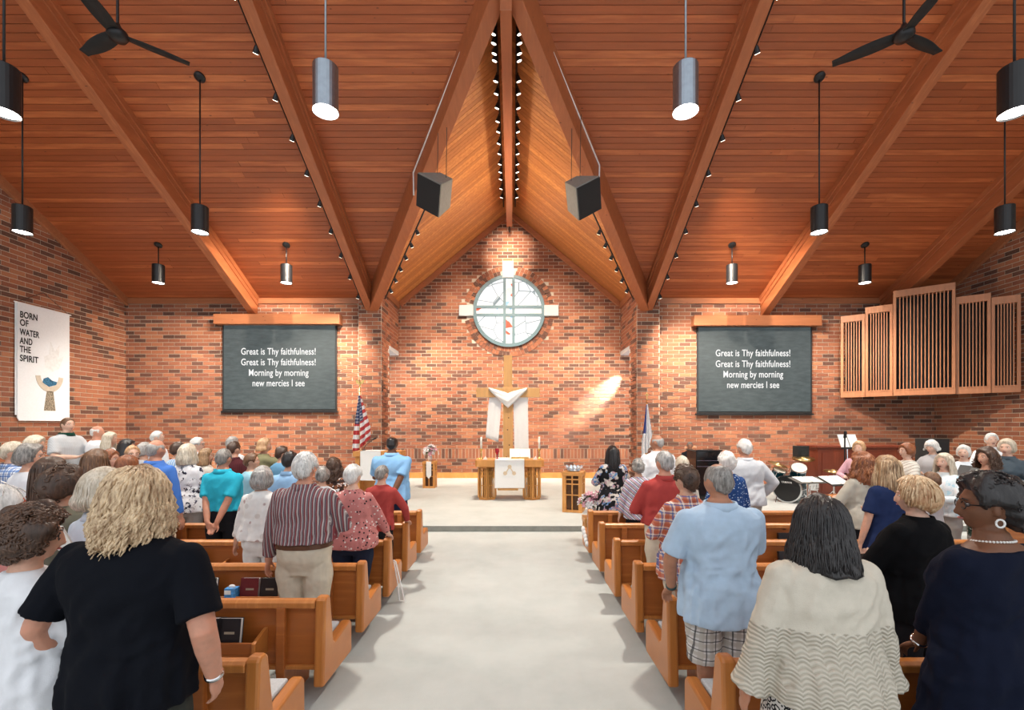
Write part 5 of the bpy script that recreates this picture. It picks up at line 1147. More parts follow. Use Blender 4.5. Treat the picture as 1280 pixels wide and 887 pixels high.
    for S0, E, T_, s_ in chains:
        if sl <= 0: continue
        k = ar; fr = sl*2 if sl < .5 else 1; cu = top.get('cuff', 1.0)
        if sl <= .5: E2 = S0.lerp(E, sl*2); c.tube([S0, S0.lerp(E2, .5), E2], [.050*k+e, .053*k+e+.004, .053*k+e+.010*cu], 12, False); c.ell(S0, (.050*k+e,)*3, None, 12, 8)
        else:
            T2 = E.lerp(T_, (sl-.5)*2); c.tube([S0, S0.lerp(E, .5), E, E.lerp(T2, .5), T2], [.050*k+e, .051*k+e+.002, .046*k+e+.002, .042*k+e, (.036*k+e*.8)*cu], 12, False); c.ell(S0, (.050*k+e,)*3, None, 12, 8)
    so = c.build(nm, top.get('mat'), body, smooth=True)
    mods(so, vc, 2, top.get('disp', {'far': 0, 'mid': .010, 'near': .011, 'close': .011}[lod]), .085)
    if top.get('collar'):
        cb_ = MB(); hx, hy, cy = prof_at(fem, 1.46, g); rr = []
        for ex_, z in ((.012, 1.440), (.006, 1.482), (.015, 1.485), (.036, 1.432), (.024, 1.428)): rr.append(ring(hx*.86+ex_, hy*.95+ex_, cy-.002, z-(.014 if False else 0), 24))
        cb_.loft(rr, cap=False).build('collar', top['collar'] if not isinstance(top['collar'], bool) else top['mat'], so, smooth=True)
    # lower garment
    bk_ = bottom.get('kind', 'trousers'); bm_ = bottom.get('mat')
    if bk_ in ('trousers', 'shorts'):
        c = MB(); tw = bottom.get('waist', 1.02); tw = min(tw, hem+.10) if hem < .95 else tw; zs = [.745, .775]+[z for z in (.82, .86, .90, .94, .98) if z < tw-.015]+[tw]
        tk = 0 if hem > .95 else -.010
        c.loft([ring(prof_at(fem, max(z, .79), g)[0]+.010+tk*sstep(.86, .92, z), prof_at(fem, max(z, .79), g)[1]+.012+tk*sstep(.86, .92, z), prof_at(fem, z, g)[2], z) for z in zs])
        z1 = .06 if bk_ == 'trousers' else .46; lw = bottom.get('wide', 1.0)
        for s_ in (-1, 1):
            pts = [(s_*.088*g, -.01, .90), (s_*.093*g, 0, .70), (s_*.097, .004, .47)] + ([(s_*.097, -.008, .28), (s_*.097, -.004, z1)] if bk_ == 'trousers' else []); rd = [.088*g, .086*g*lw, .070*g*lw]+([.064*lw, .060*lw] if bk_ == 'trousers' else [])
            if bk_ == 'shorts': rd[-1] = .088*g
            c.tube(pts, rd, 12, False)
        lo_ = c.build(bk_, bm_, body, smooth=True); mods(lo_, vc, 2, {'far': 0, 'mid': .018, 'near': .02, 'close': .02}[lod], .085)
        if bottom.get('belt'):
            hx, hy, cy = prof_at(fem, tw, g); MB().loft([ring(hx+.010, hy+.012, cy, tw-.02), ring(hx+.020, hy+.022, cy, tw-.02), ring(hx+.020, hy+.022, cy, tw+.018), ring(hx+.010, hy+.012, cy, tw+.018), ring(hx+.010, hy+.012, cy, tw-.02)], cap=False).build('belt', M_BELT, lo_, smooth=False)
    elif bk_ == 'skirt':
        c = MB(); zl = bottom.get('len', .52); rings = []
        for z in [zl, .6, .7, .8, .9, .98, 1.02]:
            zz_ = max(z, .92); hx, hy, cy = prof_at(fem, zz_, g); k = max(0, .95-z)*bottom.get('flare', .10); rings.append(ring(hx+.01+k, hy+.012+k, cy, z))
        lo_ = c.loft(rings).build('skirt', bm_, body, smooth=True); mods(lo_, vc, 2)
    for s_ in (-1, 1):
        MB().loft([ring(.05, .128, .045, .0005, 16), ring(.052, .13, .045, .03, 16), ring(.046, .12, .04, .055, 16), ring(.038, .06, -.012, .085, 16)]).build('shoe', shoes or M_SHOE, body, smooth=True).location = (s_*.096, 0, 0)
    if face:
        for s_ in (-1, 1):
            y = HD*math.sqrt(1-(.031/HW)**2-(.006/HH)**2)-.013
            ey = MB().ell(Mh@Vector((s_*.031, y, .006)), (.0125, .009, .0052), Mh.to_3x3(), 10, 7).build('eye', EYEW, body, smooth=True)
            MB().ell(Mh@Vector((s_*.031, y+.0085, .006)), (.0055, .0025, .0050), Mh.to_3x3(), 8, 5).build('iris', EYED, ey)
            MB().tube([Mh@Vector((s_*.014, y+.020, .028)), Mh@Vector((s_*.032, y+.017, .033)), Mh@Vector((s_*.048, y+.004, .028))], [.003, .0035, .002], 5).build('eyebrow', HR[hair[1]] if hair and isinstance(hair[1], str) else M_BELT, body)
        op = .008 if face == 'sing' else .0045
        MB().ell(Mh@Vector((0, HD*.86+.006, -.060)), (.021, .010, op), Mh.to_3x3(), 12, 6).build('mouth', LIPM if face != 'sing' else plain('open_mouth', (.16, .03, .03), .5), body, smooth=True)
    if glasses:
        gm = M_BLACK if glasses is True else glasses; y = HD*.93; gb_ = MB()
        for s_ in (-1, 1):
            for q in range(12):
                a, a2 = 2*math.pi*q/12, 2*math.pi*(q+1)/12; gb_.tube([Mh@Vector((s_*.034+.024*math.cos(a), y, .003+.018*math.sin(a))), Mh@Vector((s_*.034+.024*math.cos(a2), y, .003+.018*math.sin(a2)))], .0024, 4, False)
            gb_.tube([Mh@Vector((s_*.058, y, .008)), Mh@Vector((s_*.083, .0, .010)), Mh@Vector((s_*.082, -.02, .0))], .0024, 4, False)
        gb_.tube([Mh@Vector((-.010, y+.003, .008)), Mh@Vector((.010, y+.003, .008))], .0024, 4, False); gb_.build('glasses', gm, body)
    if extra: extra(body, Mh, chains, W, Wi, S)
    return body
# ------------------------------------------------------------------ the congregation
W_ = (.72, .73, .74); cl = cloth
T_BLK = cl('black_trousers', 'solid', ((.012, .012, .015),)); T_NAVY = cl('navy_trousers', 'solid', ((.015, .02, .04),)); T_KHA = cl('khaki_trousers', 'solid', ((.56, .50, .40),)); T_GREY = cl('grey_trousers', 'solid', ((.32, .30, .28),)); T_WHT = cl('white_trousers', 'solid', ((.70, .72, .72),)); T_JEAN = cl('dark_jeans', 'solid', ((.02, .03, .07),)); T_OLV = cl('olive_black_trousers', 'solid', ((.035, .037, .032),))
tr = lambda m, **k: dict(kind='trousers', mat=m, **k)
def tp(m, sleeve=.34, **k): return dict(mat=m, sleeve=sleeve, **k)
WHT = cl('white_blouse', 'solid', ((.74, .75, .78),)); LBLUE = cl('light_blue_shirt', 'solid', ((.50, .60, .72),))
def bracelet(si, mat, label=None):
    def f(body, Mh, ch, W, Wi, S):
        S0, E, T_, s_ = ch[si]; d = (T_-E).normalized(); c = T_-d*.015
        b = MB(); u = d.orthogonal().normalized(); v = d.cross(u)
        b.loft([[c+d*z+(u*math.cos(a)+v*math.sin(a))*r for a in [2*math.pi*k/20 for k in range(20)]] for r, z in ((.030, -.008), (.036, -.008), (.036, .008), (.030, .008), (.030, -.008))], cap=False).build('bracelet', mat, body, smooth=True)
    return f
# foreground left
person('woman with curly dark brown hair and glasses in a white blouse at the left edge', 34, 637, 1.95, -20, -32, 4, fem=1, g=1.12, hair=('short', 'dbrown', {'th': .034, 'line': 'full', 'noise': .018, 'nsc': 16, 'locks': 1500, 'kink': .014, 'lockr': 1.0, 'back': .5}), top=tp(WHT, .42, name='blouse', loose=.03, cuff=1.8), bottom=tr(T_BLK), arms=('front', 'low'), glasses=True, face=True, lod='near')
person('broad person with shoulder length blond hair in a black polo, seen from behind', 168, 585, 1.93, -2, -6, 2, fem=0, g=1.24, sh=1.20, sk='ruddy', hair=('full', 'dblond', {'th': .022, 'len': .185, 'flare': .014, 'e0': 74, 'open': 74, 'locks': 900, 'wave': .014, 'kink': .009, 'rag': .16, 'lockr': 1.5, 'noise': .008, 'vol': .0}), top=tp(cl('black_polo', 'solid', ((.0045, .0055, .009),)), .40, name='polo_shirt', hem=.80, collar=True, loose=.01), bottom=tr(T_OLV), arms=('pocket', 'pocket'), lod='close', extra=bracelet(1, M_CHROME))
person('grey blond person in a light blue shirt half hidden by the black polo', 128, 588, 2.82, -8, -25, fem=1, g=1.0, hair=('full', 'gblond', {'th': .030, 'len': .115, 'flare': .03, 'locks': 260, 'curl': .03}), top=tp(cl('pale_blue_blouse', 'solid', ((.60, .66, .74),)), .8, name='shirt', collar=True), bottom=tr(T_GREY), lod='mid')
person('woman with short wavy brown hair in an olive jacket', 77, 585, 3.02, -6, -25, fem=1, g=1.15, hair=('short', 'dbrown', {'th': .032, 'line': 'full', 'noise': .010, 'nsc': 18, 'locks': 420, 'kink': .012}), top=tp(cl('olive_jacket', 'solid', ((.145, .140, .105),)), .95, name='jacket', hem=.80, e=.022, collar=True), bottom=tr(T_BLK), arms=('front', 'front'), lod='mid')
person('white haired woman cut by the left edge behind the curly haired woman', -4, 612, 2.4, -10, -20, fem=1, g=1.0, sk='ruddy', hair=('full', 'white', {'th': .032, 'locks': 200}), top=tp(cl('rose_top', 'solid', ((.50, .20, .18),)), .6, name='blouse'), bottom=tr(T_NAVY), lod='mid')
person('woman with long straight dark brown hair in a rust top', 62, 572, 3.8, 0, -22, fem=1, g=1.02, hair=('full', 'dbrown', {'th': .022, 'len': .30, 'flare': .015, 'locks': 260}), top=tp(cl('rust_top', 'solid', ((.36, .085, .05),)), .9, name='blouse'), bottom=tr(T_JEAN), lod='mid')
person('older person with short greying brown hair in a long white top near the left edge', 36, 555, 4.63, -12, -50, fem=1, g=1.12, hair=('short', 'salt', {'th': .024, 'line': 'full', 'noise': .008}), top=tp(WHT, .9, name='tunic', hem=.75, loose=.03), bottom=tr(T_GREY), arms=('front', 'front'), lod='mid', face=True)
person('white haired man in a blue and white plaid shirt at the left edge', 15, 552, 5.47, -10, -45, g=1.0, hair=('short', 'gblond', {'th': .018}), top=tp(cl('blue_plaid_shirt', 'plaid', ((.70, .74, .80), (.10, .20, .45), (.04, .08, .22)), 18), .85, collar=True), bottom=tr(T_KHA), arms=('front', 'front'), face=True)
person('blond grey woman in profile in front of the banner', 43, 545, 6.3, -25, -40, fem=1, hair=('full', 'gblond', {'th': .024, 'len': .09}), top=tp(cl('grey_blue_top', 'solid', ((.46, .52, .56),)), .9, name='blouse'), bottom=tr(T_GREY), face=True)
person('tall man in a pale grey polo with dark green collar below the banner', 84, 521, 7.9, -95, -8, g=1.2, sk='pale', base=.25, hair=('buzz', 'brown', {'th': .007, 'noise': .001}), top=tp(cl('grey_check_polo', 'plaid', ((.52, .54, .56), (.40, .42, .45)), 60), .42, name='polo_shirt', collar=cl('green_collar', 'solid', ((.01, .05, .035),)), loose=.02), bottom=tr(T_BLK), arms=('low', 'front'), face=True)
person('bald man in a white shirt right of the banner', 121, 531, 8.1, -30, -40, g=1.15, sk='ruddy', base=.25, hair=('ring', 'white', {'th': .006, 'top': 20}), top=tp(WHT, .45), bottom=tr(T_GREY))
person('woman with ash blond hair over her shoulders right of the bald man', 137, 540, 7.72, -40, -30, fem=1, base=.25, hair=('full', 'gblond', {'th': .022, 'len': .20}), top=tp(WHT, .8, name='blouse'), bottom=tr(T_GREY), face=True)
person('dark haired woman in black beside the brick corner', 158, 549, 7.12, -30, -40, fem=1, hair=('full', 'black', {'th': .022, 'len': .16}), top=tp(cl('black_top', 'solid', ((.012, .012, .014),)), .8, name='blouse'), bottom=tr(T_BLK), face=True)
person('person in glasses facing the aisle with a red hairband', 165, 556, 6.3, -115, -10, fem=1, g=.92, sk='pale', hair=('short', 'strawb', {'th': .012}), top=tp(WHT, .6, name='blouse'), bottom=tr(T_GREY), face=True, glasses=True)
person('child in an orange top left of the blue shirted man', 136, 561, 5.47, -60, -25, fem=1, g=.85, hair=('full', 'auburn', {'th': .016}), top=tp(cl('coral_top', 'floral', ((.60, .16, .09), (.7, .5, .4), (.55, .10, .06)), 30), .4), bottom=tr(T_JEAN), face=True)
person('woman with straight light brown hair in a white top, seen from behind', 119, 562, 4.63, -4, -10, fem=1, hair=('full', 'brown', {'th': .022, 'len': .21, 'flare': .02, 'locks': 200}), top=tp(WHT, .5, name='blouse'), bottom=tr(T_JEAN), lod='mid')
person('auburn haired person seen just over the blond head', 158, 569, 4.63, -4, -10, fem=1, g=.9, hair=('full', 'auburn', {'th': .018}), top=tp(cl('cream_top', 'solid', ((.62, .58, .52),)), .5), bottom=tr(T_JEAN))
person('balding man in a royal blue shirt, seen from behind', 194, 548, 5.47, -4, -14, g=1.12, sk='ruddy', hair=('ring', 'grey', {'th': .007, 'top': 25}), top=tp(cl('royal_blue_shirt', 'solid', ((.07, .19, .58),)), .9, collar=True), bottom=tr(T_KHA), lod='mid')
person('white haired man in a white shirt behind the royal blue shirt', 196, 538, 7.85, -20, -50, g=1.1, base=.25, sk='pale', hair=('short', 'white', {'th': .012}), top=tp(WHT, .45, collar=True), bottom=tr(T_GREY), face=True)
person('grey haired woman left of the royal blue shirt', 180, 553, 7.12, -8, -15, fem=1, g=.95, hair=('full', 'grey', {'th': .02}), top=tp(cl('grey_top', 'solid', ((.4, .4, .42),)), .6), bottom=tr(T_GREY))
person('dark haired person in front of the brick wall above the floral top', 222, 552, 7.2, -10, -20, g=.95, hair=('short', 'dbrown', {'th': .016}), top=tp(cl('blue_stripe_top', 'stripes', ((.25, .40, .62), (.6, .68, .75)), 25), .6), bottom=tr(T_JEAN))
person('woman with a blond bob in a white top with black flowers, seen from behind', 234, 555, 6.3, -3, -8, fem=1, g=1.22, hair=('full', 'gblond', {'th': .024, 'len': .16, 'flare': .02, 'locks': 220}), top=tp(cl('white_black_floral', 'floral', ((.74, .74, .76), (.02, .02, .03), (.04, .04, .07), (.74, .74, .76)), 26), .55, name='blouse', hem=.80, loose=.02), bottom=tr(T_GREY), lod='mid')
person('white haired man with glasses in profile behind the blond bob', 246, 546, 7.9, -25, -45, g=1.0, sk='pale', hair=('short', 'white', {'th': .015}), top=tp(cl('pale_stripe_shirt', 'stripes', ((.66, .68, .7), (.5, .54, .6)), 40), .5, collar=True), bottom=tr(T_GREY), face=True, glasses=True)
person('woman with brown hair in profile beside the blond bob', 257, 560, 7.12, -22, -45, fem=1, g=.95, hair=('full', 'dblond', {'th': .018, 'len': .17}), top=tp(cl('cream_top', 'solid', ((.62, .58, .52),)), .6, name='blouse'), bottom=tr(T_JEAN), face=True)
person('man in a turquoise polo with hands clasped behind his back', 279, 560, 5.47, 0, -5, g=1.12, sk='ruddy', hair=('short', 'salt', {'th': .010, 'noise': .002}), top=tp(cl('turquoise_polo', 'solid', ((.03, .42, .58),)), .40, name='polo_shirt', hem=.98, collar=True, loose=.015), bottom=tr(T_BLK, waist=1.0), arms=('back', 'back'), lod='mid')
person('man in a maroon shirt right of the turquoise polo', 292, 551, 7.12, -5, -18, g=1.12, hair=('short', 'dbrown', {'th': .012}), top=tp(cl('maroon_shirt', 'plaid', ((.065, .014, .018), (.09, .025, .03)), 40), .85, collar=True), bottom=tr(T_JEAN))
person('grey haired man just behind the maroon shirt', 290, 545, 7.95, -8, -20, g=1.0, sk='tan', hair=('short', 'grey', {'th': .014}), top=tp(WHT, .5), bottom=tr(T_GREY))
person('child with brown hair in pale blue beside the olive green jacket', 314, 566, 6.3, -30, -40, g=.85, hair=('short', 'brown', {'th': .016}), top=tp(cl('sky_blue_top', 'solid', ((.35, .60, .72),)), .45), bottom=tr(T_JEAN), face=True)
person('woman in an olive green jacket raising her hand to her mouth', 330, 547, 7.9, -50, -25, fem=1, g=1.12, hair=('full', 'strawb', {'th': .018, 'len': .10}), top=tp(cl('sage_jacket', 'solid', ((.26, .25, .14),)), .9, name='jacket', e=.02), bottom=tr(T_BLK), arms=('low', 'mouth'), face=True)
person('dark haired boy in blue in front of the brick wall', 352, 557, 7.12, -20, -25, g=.85, hair=('short', 'dbrown', {'th': .016}), top=tp(cl('mid_blue_top', 'solid', ((.14, .32, .50),)), .45), bottom=tr(T_JEAN))
person('man with short black hair in a pale blue shirt, seen from behind', 362, 563, 5.47, 0, -8, g=1.05, sk='light', hair=('short', 'black', {'th': .014}), top=tp(cl('cornflower_shirt', 'solid', ((.27, .45, .68),)), .5, collar=True), bottom=tr(T_KHA), lod='mid')
person('grey haired woman in a white embroidered blouse and white trousers', 327, 583, 4.63, -2, -10, fem=1, g=1.12, hair=('full', 'grey', {'th': .022, 'bun': 0, 'len': .13, 'curl': .05, 'locks': 220}), top=tp(cl('white_embroidered_blouse', 'dots', ((.74, .74, .73), (.62, .60, .58), (.45, .35, .34)), 9), .8, name='blouse', hem=.93, loose=.03, cuff=1.3), bottom=tr(T_WHT, waist=1.0), lod='mid')
person('man in a maroon striped shirt and khaki trousers near the aisle', 381, 566, 3.82, 0, -4, g=1.22, sk='ruddy', hair=('short', 'white', {'th': .020, 'noise': .004, 'locks': 240, 'line': 'short'}), top=tp(cl('maroon_striped_shirt', 'stripes', ((.26, .22, .22), (.20, .045, .055), (.55, .52, .52), (.10, .07, .09)), 33), .92, name='shirt', hem=1.01, collar=True, loose=.02, e=.02), bottom=tr(T_KHA, waist=.985, belt=True, wide=1.12), arms=('down', 'front'), lod='near')
person('small grey haired woman between the striped and the polka dot shirts', 403, 583, 5.5, 0, 10, fem=1, g=.95, hair=('full', 'salt', {'th': .02, 'noise': .007}), top=tp(WHT, .5, name='blouse'), bottom=tr(T_NAVY))
person('woman with long curly brown hair in front of the pulpit', 417, 572, 6.3, 0, -10, fem=1, g=.95, hair=('full', 'dbrown', {'th': .024, 'len': .24, 'wave': .012, 'noise': .01, 'locks': 300, 'kink': .008}), top=tp(cl('dark_print_top', 'floral', ((.06, .035, .03), (.3, .12, .06)), 30), .6), bottom=tr(T_BLK))
person('white haired woman in a pink blouse with black and white dots', 441, 581, 4.66, -4, -6, fem=1, g=1.32, sk='pale', hair=('full', 'white', {'th': .022, 'locks': 260, 'line': 'short'}), top=tp(cl('pink_dotted_blouse', 'dots', ((.50, .19, .18), (.72, .68, .66), (.035, .02, .025)), 26), .9, name='blouse', hem=.82, loose=.02), bottom=tr(T_NAVY), arms=('front', ((AL-.01, 4.86, .80), (1, -.5, 0))), hands=(None, ((.1, 1, -.5), (0, -.3, -1), .7)), lod='mid')
person('short haired person in a red long sleeved top by the aisle', 477, 581, 5.47, -4, -18, g=.92, hair=('short', 'salt', {'th': .013}), top=tp(cl('brick_red_top', 'solid', ((.36, .055, .05),)), .95, hem=.84), bottom=tr(T_BLK), arms=('front', ((AL+.0, 5.66, .79), (1, -.5, 0))), hands=(None, ((.1, 1, -.4), (0, -.3, -1), .7)), lod='mid')
person('large balding man in a sky blue shirt standing in the left front pew', 490, 544, 6.98, -2, -4, g=1.28, sh=1.14, sk='brown', hair=('ring', 'black', {'th': .008, 'top': 46}), top=tp(cl('sky_blue_shirt', 'solid', ((.24, .46, .74),)), .40, name='shirt', hem=.80, collar=True, loose=.02), bottom=tr(T_JEAN), arms=('front', 'back'), lod='mid')
# right of the aisle
person('woman with long black hair in a black floral top by the right front pew', 766, 557, 7.1, 4, 8, fem=1, g=1.12, sk='tan', hair=('full', 'black', {'th': .020, 'len': .34, 'flare': .02, 'locks': 200}), top=tp(cl('black_floral_top', 'floral', ((.012, .012, .014), (.50, .40, .40), (.42, .24, .28), (.10, .22, .42), (.55, .50, .46)), 15), .6, name='tunic', hem=.55, flare=.12, e=.02), bottom=tr(T_BLK), arms=('front', 'front'), lod='mid')
person('woman with curly grey hair in a striped multicoloured jacket', 798, 574, 6.3, 0, 8, fem=1, g=1.12, hair=('short', 'salt', {'th': .022, 'line': 'full', 'noise': .010, 'locks': 240, 'kink': .010}), top=tp(cl('striped_jacket', 'hstripes', ((.56, .56, .60), (.02, .02, .03), (.40, .08, .08), (.10, .09, .28)), 11), .9, name='jacket', e=.018, hem=.80), bottom=tr(T_BLK), lod='mid')
person('bearded balding man in a white shirt before the white flag', 822, 542, 7.12, 10, 40, g=1.3, sk='tan', hair=('ring', 'grey', {'th': .006, 'top': 20}), top=tp(WHT, .5, collar=True, loose=.02), bottom=tr(T_GREY), lod='mid')
person('grey haired man in a brick red shirt and khaki trousers right of the aisle', 831, 563, 4.65, 6, 10, g=1.16, sk='ruddy', hair=('short', 'grey', {'th': .011, 'locks': 160}), top=tp(cl('brick_red_shirt', 'solid', ((.38, .055, .05),)), .85, name='shirt', hem=.98, collar=True, loose=.02), bottom=tr(T_KHA, waist=1.0, belt=True), arms=('front', 'front'), lod='mid')
person('pale blond woman behind the red shirted man', 853, 570, 6.3, 0, 10, fem=1, g=.95, hair=('full', 'gblond', {'th': .02}), top=tp(cl('cream_top', 'solid', ((.62, .58, .52),)), .6), bottom=tr(T_NAVY))
person('woman with short brown hair in an orange plaid shirt', 858, 582, 3.78, 8, 18, fem=1, g=1.15, sk='light', hair=('short', 'dbrown', {'th': .024, 'noise': .007, 'locks': 320, 'kink': .011}), top=tp(cl('orange_plaid_shirt', 'plaid', ((.58, .40, .32), (.46, .10, .05), (.06, .12, .32), (.75, .70, .66)), 14), .9, name='shirt', hem=.76, collar=True, loose=.03), bottom=tr(T_KHA), arms=('front', 'front'), lod='mid')
person('balding man in a light blue shirt and plaid shorts, hand on the pew', 899, 577, 2.93, 5, 12, g=1.16, sh=1.18, sk='tan', hair=('ring', 'salt', {'th': .007, 'top': 60, 'locks': 0}), top=tp(cl('baby_blue_polo', 'solid', ((.42, .55, .70),)), .40, name='polo_shirt', hem=.74, collar=True, loose=.03, e=.018), bottom=dict(kind='shorts', mat=cl('white_plaid_shorts', 'plaid', ((.62, .61, .60), (.45, .42, .38), (.05, .05, .055)), 17), wide=1.15), arms=(((AR-.005, 3.09, .875), (1, -.5, 0)), 'front'), hands=(((-.1, .75, -.65), (.1, -.5, -.8), .75), None), lod='close', extra=bracelet(0, plain('dark_band', (.015, .05, .05), .5)))
person('woman with curly white hair in a blue patterned blouse', 909, 565, 5.5, 6, 15, fem=1, g=1.2, hair=('full', 'white', {'th': .022, 'noise': .010, 'locks': 240, 'kink': .010}), top=tp(cl('blue_patterned_blouse', 'dots', ((.02, .06, .20), (.55, .64, .75), (.35, .48, .66)), 34), .8, name='blouse', hem=.8), bottom=tr(T_NAVY), lod='mid')
person('white haired man in a pale grey shirt, seen from behind', 931, 548, 6.3, 2, 8, g=1.2, sk='ruddy', hair=('short', 'white', {'th': .014}), top=tp(cl('pale_grey_shirt', 'solid', ((.52, .54, .58),)), .92, name='shirt', collar=True, loose=.03, e=.02), bottom=tr(T_GREY), arms=('down', 'side'), lod='mid')
person('man in a dark suit behind the black piano', 862, 552, 11.5, 170, 0, g=1.0, base=PLAT, sk='tan', hair=('short', 'salt', {'th': .012}), top=tp(cl('dark_suit', 'solid', ((.018, .019, .024),)), .95, name='jacket'), bottom=tr(T_BLK), arms=('front', 'front'), face=True)
person('woman with red hair in pink singing by the organ console', 1074, 551, 7.9, 125, 0, fem=1, g=1.0, sk='pale', hair=('full', 'strawb', {'th': .02}), top=tp(cl('pink_top', 'solid', ((.60, .36, .42),)), .9, name='blouse'), bottom=tr(T_BLK), arms=('front', 'front'), face='sing')
person('woman with long curly auburn hair in a beige cardigan', 1077, 567, 5.47, 18, 22, fem=1, g=1.12, hair=('full', 'auburn', {'th': .036, 'len': .26, 'flare': .05, 'wave': .012, 'noise': .016, 'locks': 700, 'kink': .011, 'lockr': 1.3}), top=tp(cl('beige_cardigan', 'solid', ((.50, .47, .40),)), .95, name='cardigan', hem=.80, e=.022), bottom=tr(T_BLK), arms=('front', 'front'), lod='mid')
person('woman with long straight light brown hair in a navy dress', 1110, 570, 4.56, 6, 12, fem=1, g=1.08, hair=('full', 'dblond', {'th': .024, 'len': .25, 'flare': .02, 'locks': 320}), top=tp(cl('navy_dress', 'solid', ((.016, .028, .085),)), .38, name='dress', hem=.45, flare=.22), bottom=dict(kind='none'), arms=('down', 'front'), lod='mid')
CH_ = 'choir members at the right'
person('choir woman with short red hair and a cream shawl, turned left', 1134, 554, 7.2, 80, 6, fem=1, g=1.1, sk='pale', hair=('short', 'auburn', {'th': .022, 'line': 'full'}), top=tp(cl('cream_stripe_shawl', 'hstripes', ((.62, .60, .55), (.22, .16, .12)), 14), .9, name='shawl', e=.02), bottom=tr(T_BLK), arms=('front', 'front'), face='sing', glasses=M_CHROME, group=CH_)
person('choir woman with a silver bob, head bowed over her music', 1166, 549, 8.2, 110, 0, 12, fem=1, g=1.0, sk='pale', hair=('full', 'white', {'th': .017, 'line': 'fringe', 'len': .07}), top=tp(cl('grey_top', 'solid', ((.4, .4, .42),)), .9, name='blouse'), bottom=tr(T_BLK), arms=('front', 'front'), face=True, group=CH_)
person('choir woman with long ash hair and a headband in a pale aqua top', 1181, 566, 6.0, 95, 10, fem=1, g=1.16, sk='pale', hair=('full', 'gblond', {'th': .020, 'len': .26, 'locks': 160}), top=tp(cl('aqua_lace_top', 'floral', ((.62, .70, .74), (.42, .62, .72), (.72, .75, .78)), 22), .9, name='blouse', loose=.02), bottom=tr(T_GREY), arms=('front', 'front'), face='sing', group=CH_, lod='mid')
person('choir woman with short white hair in a white necklaced top', 1205, 556, 7.25, 125, 0, fem=1, g=1.05, sk='pale', hair=('full', 'white', {'th': .018}), top=tp(cl('ice_blue_top', 'solid', ((.62, .68, .74),)), .8, name='blouse'), bottom=tr(T_GREY), arms=('front', 'front'), face='sing', group=CH_)
person('choir woman with dark curly hair in a dark green sleeveless dress', 1234, 560, 6.05, 85, 8, fem=1, g=1.1, sk='light', hair=('full', 'dbrown', {'th': .028, 'len': .17, 'wave': .012, 'noise': .012, 'locks': 360, 'kink': .012}), top=tp(cl('dark_green_dress', 'floral', ((.02, .05, .04), (.06, .11, .08)), 40), .12, name='dress', hem=.5, neck=1.42), bottom=dict(kind='none'), arms=('front', 'front'), face='sing', group=CH_, lod='mid')
person('white haired choir man standing highest at the back', 1239, 541, 8.7, 150, 0, g=1.05, sk='pale', hair=('short', 'white', {'th': .016}), top=tp(WHT, .9, collar=True), bottom=tr(T_GREY), arms=('front', 'front'), face='sing', group=CH_)
person('choir woman with golden grey hair in a slate jacket at the right edge', 1259, 549, 6.95, 112, 4, fem=1, g=1.16, sk='pale', hair=('short', 'gblond', {'th': .026, 'line': 'full'}), top=tp(cl('slate_jacket', 'solid', ((.055, .075, .095),)), .95, name='jacket', e=.02, collar=True), bottom=tr(T_BLK), arms=('front', 'front'), face='sing', group=CH_, lod='mid')
person('child with short brown hair below the choir', 1165, 590, 5.62, 30, 10, g=.95, hair=('short', 'brown', {'th': .02, 'line': 'full'}), top=tp(cl('grey_top', 'solid', ((.4, .4, .42),)), .5), bottom=tr(T_JEAN))
# foreground right
def leop(body, Mh, ch, W, Wi, S): pass
person('woman with flipped black hair in a cream knitted sweater, seen from behind', 1027, 622, 2.02, 2, 10, fem=1, g=1.24, sh=1.14, sk='tan', hair=('full', 'black', {'th': .024, 'len': .205, 'flare': .012, 'curl': -.034, 'e0': 74, 'open': 72, 'locks': 700, 'lockr': .9, 'rag': -.02, 'wave': .004, 'noise': .006}), top=tp(cl('cream_knit', 'knit', ((.60, .55, .46), (.40, .35, .27)), bmp=.5), .97, name='sweater', hem=.84, e=.024, loose=.02, cuff=1.6, disp=.022), bottom=dict(kind='skirt', mat=cl('leopard_skirt', 'leopard', ((.62, .60, .57), (.012, .012, .014)), 38), len=.45), arms=('down', 'down'), lod='close')
person('woman with swept strawberry blond hair in a black jacket', 1146, 598, 2.95, 14, 30, fem=1, g=1.3, sk='pale', hair=('short', 'strawb', {'th': .030, 'line': 'full', 'noise': .006, 'locks': 420, 'back': .6, 'vol': .2, 'lockr': 1.4}), top=tp(cl('black_jacket', 'solid', ((.004, .004, .005),)), .95, name='jacket', hem=.80, e=.022, collar=True), bottom=tr(T_BLK), arms=('front', 'front'), face=True, lod='near')
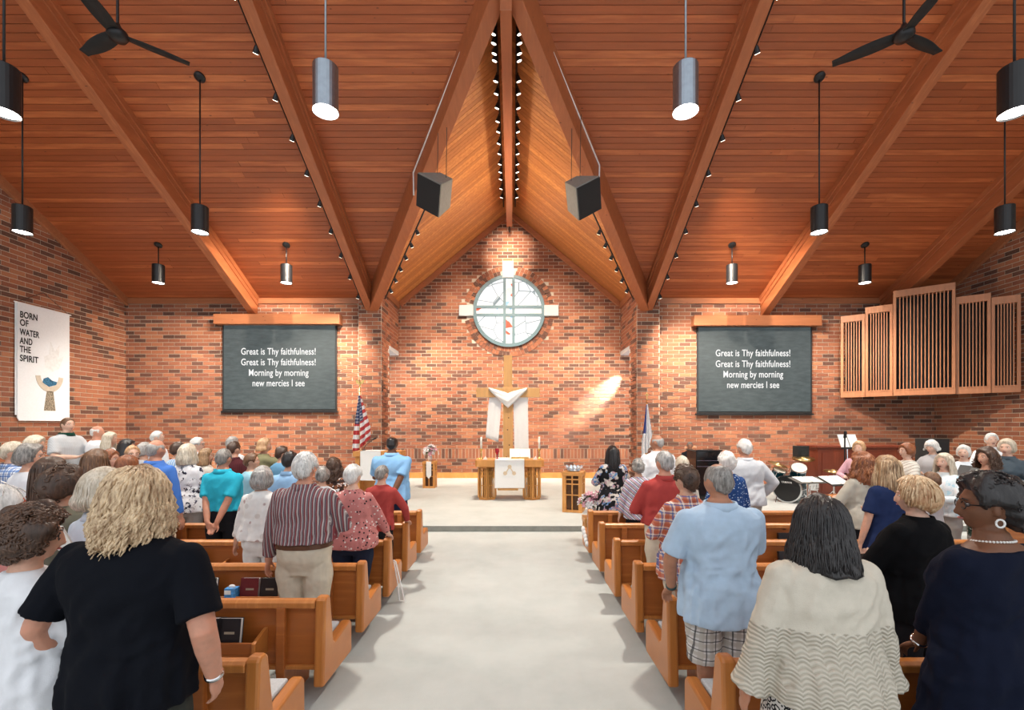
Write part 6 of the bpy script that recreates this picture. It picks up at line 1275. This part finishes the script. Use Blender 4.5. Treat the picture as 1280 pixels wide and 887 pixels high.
def jewels(body, Mh, ch, W, Wi, S):
    for s_ in (-1, 1):
        c = Mh@Vector((s_*.086, -.012, -.062)); b = MB(); r3 = Mh.to_3x3()
        pts = [c+r3@Vector((0, .014*math.cos(a), .017*math.sin(a))) for a in [2*math.pi*k/16 for k in range(17)]]
        b.tube(pts, .0042, 8, False).build('earring', plain('white_hoop', (.78, .78, .76), .4), body, smooth=True)
    hx, hy, cy = .082, .076, -.004
    for k in range(44):
        a = 2*math.pi*k/44; o = bpy.data.objects.new('necklace_pearl', PEARL); C.objects.link(o); o.parent = body; o.location = (hx*math.cos(a), cy+hy*math.sin(a)+.004, 1.455+.010*(-math.sin(a))-(.02 if math.sin(a) > .3 else 0))
    bracelet(0, M_CHROME)(body, Mh, ch, W, Wi, S)
o = MB().ell((0,0,0), (.0055,)*3, nu=8, nv=5).build('pearl', plain('pearl', (.74, .72, .68), .25), smooth=True); PEARL = o.data; bpy.data.objects.remove(o)
person('woman with cropped black hair, glasses and hoop earrings in a navy dress', 1238, 597, 2.05, 12, 52, fem=1, g=1.24, sh=1.12, sk='brown', hair=('short', 'black', {'th': .042, 'line': 'short', 'noise': .010, 'nsc': 30, 'locks': 200, 'kink': .008, 'back': .7, 'vol': .1}), top=tp(cl('dark_navy_dress', 'solid', ((.0055, .008, .020),)), .80, name='dress', hem=.45, neck=1.425, flare=.12), bottom=dict(kind='none'), arms=(((2.03, 2.30, .84), (1, -.4, 0)), 'down'), hands=(((-.25, .8, -.6), (0, -.4, -.9), .6), None), face=True, glasses=True, lod='close', extra=jewels)
# song books and sheets held by people
M_FOLD = plain('black_folder', (.012, .012, .014), .5)
def held(name, px, py, d, rz, mat, label, sz=(.26, .32), tilt=.9):
    t = thing(name, label, 'song book' if mat is M_FOLD else 'song sheet', P(px, py, d), R(rz))
    rm = Matrix.Rotation(tilt, 3, 'X')
    for s_ in (-1, 1): MB().box(rm@Vector((s_*sz[0]*.25, 0, 0))+Vector((0, 0, abs(s_)*0.0)), (sz[0]*.49, .008, sz[1]*.7), rm@Matrix.Rotation(s_*.12, 3, 'Z')).build('leaf', mat, t)
held('song_sheet', 74, 673, 2.25, -20, M_PAPER, 'white song sheet held by the curly haired woman at the left edge', (.16, .22), .4)
held('song_sheet', 20, 608, 4.95, -20, M_PAPER, 'open white song sheet held by the man in blue plaid', (.24, .28))
held('song_folder', 1146, 601, 6.85, 95, M_FOLD, 'black song folder held by the woman in the cream shawl')
held('song_folder', 1180, 584, 7.75, 110, M_FOLD, 'black song folder held by the woman with the silver bob')
held('song_folder', 1212, 588, 6.9, 120, M_FOLD, 'black song folder held by the white haired choir woman')
held('song_folder', 1262, 606, 6.5, 110, M_FOLD, 'dark song folder held by the woman in the slate jacket')
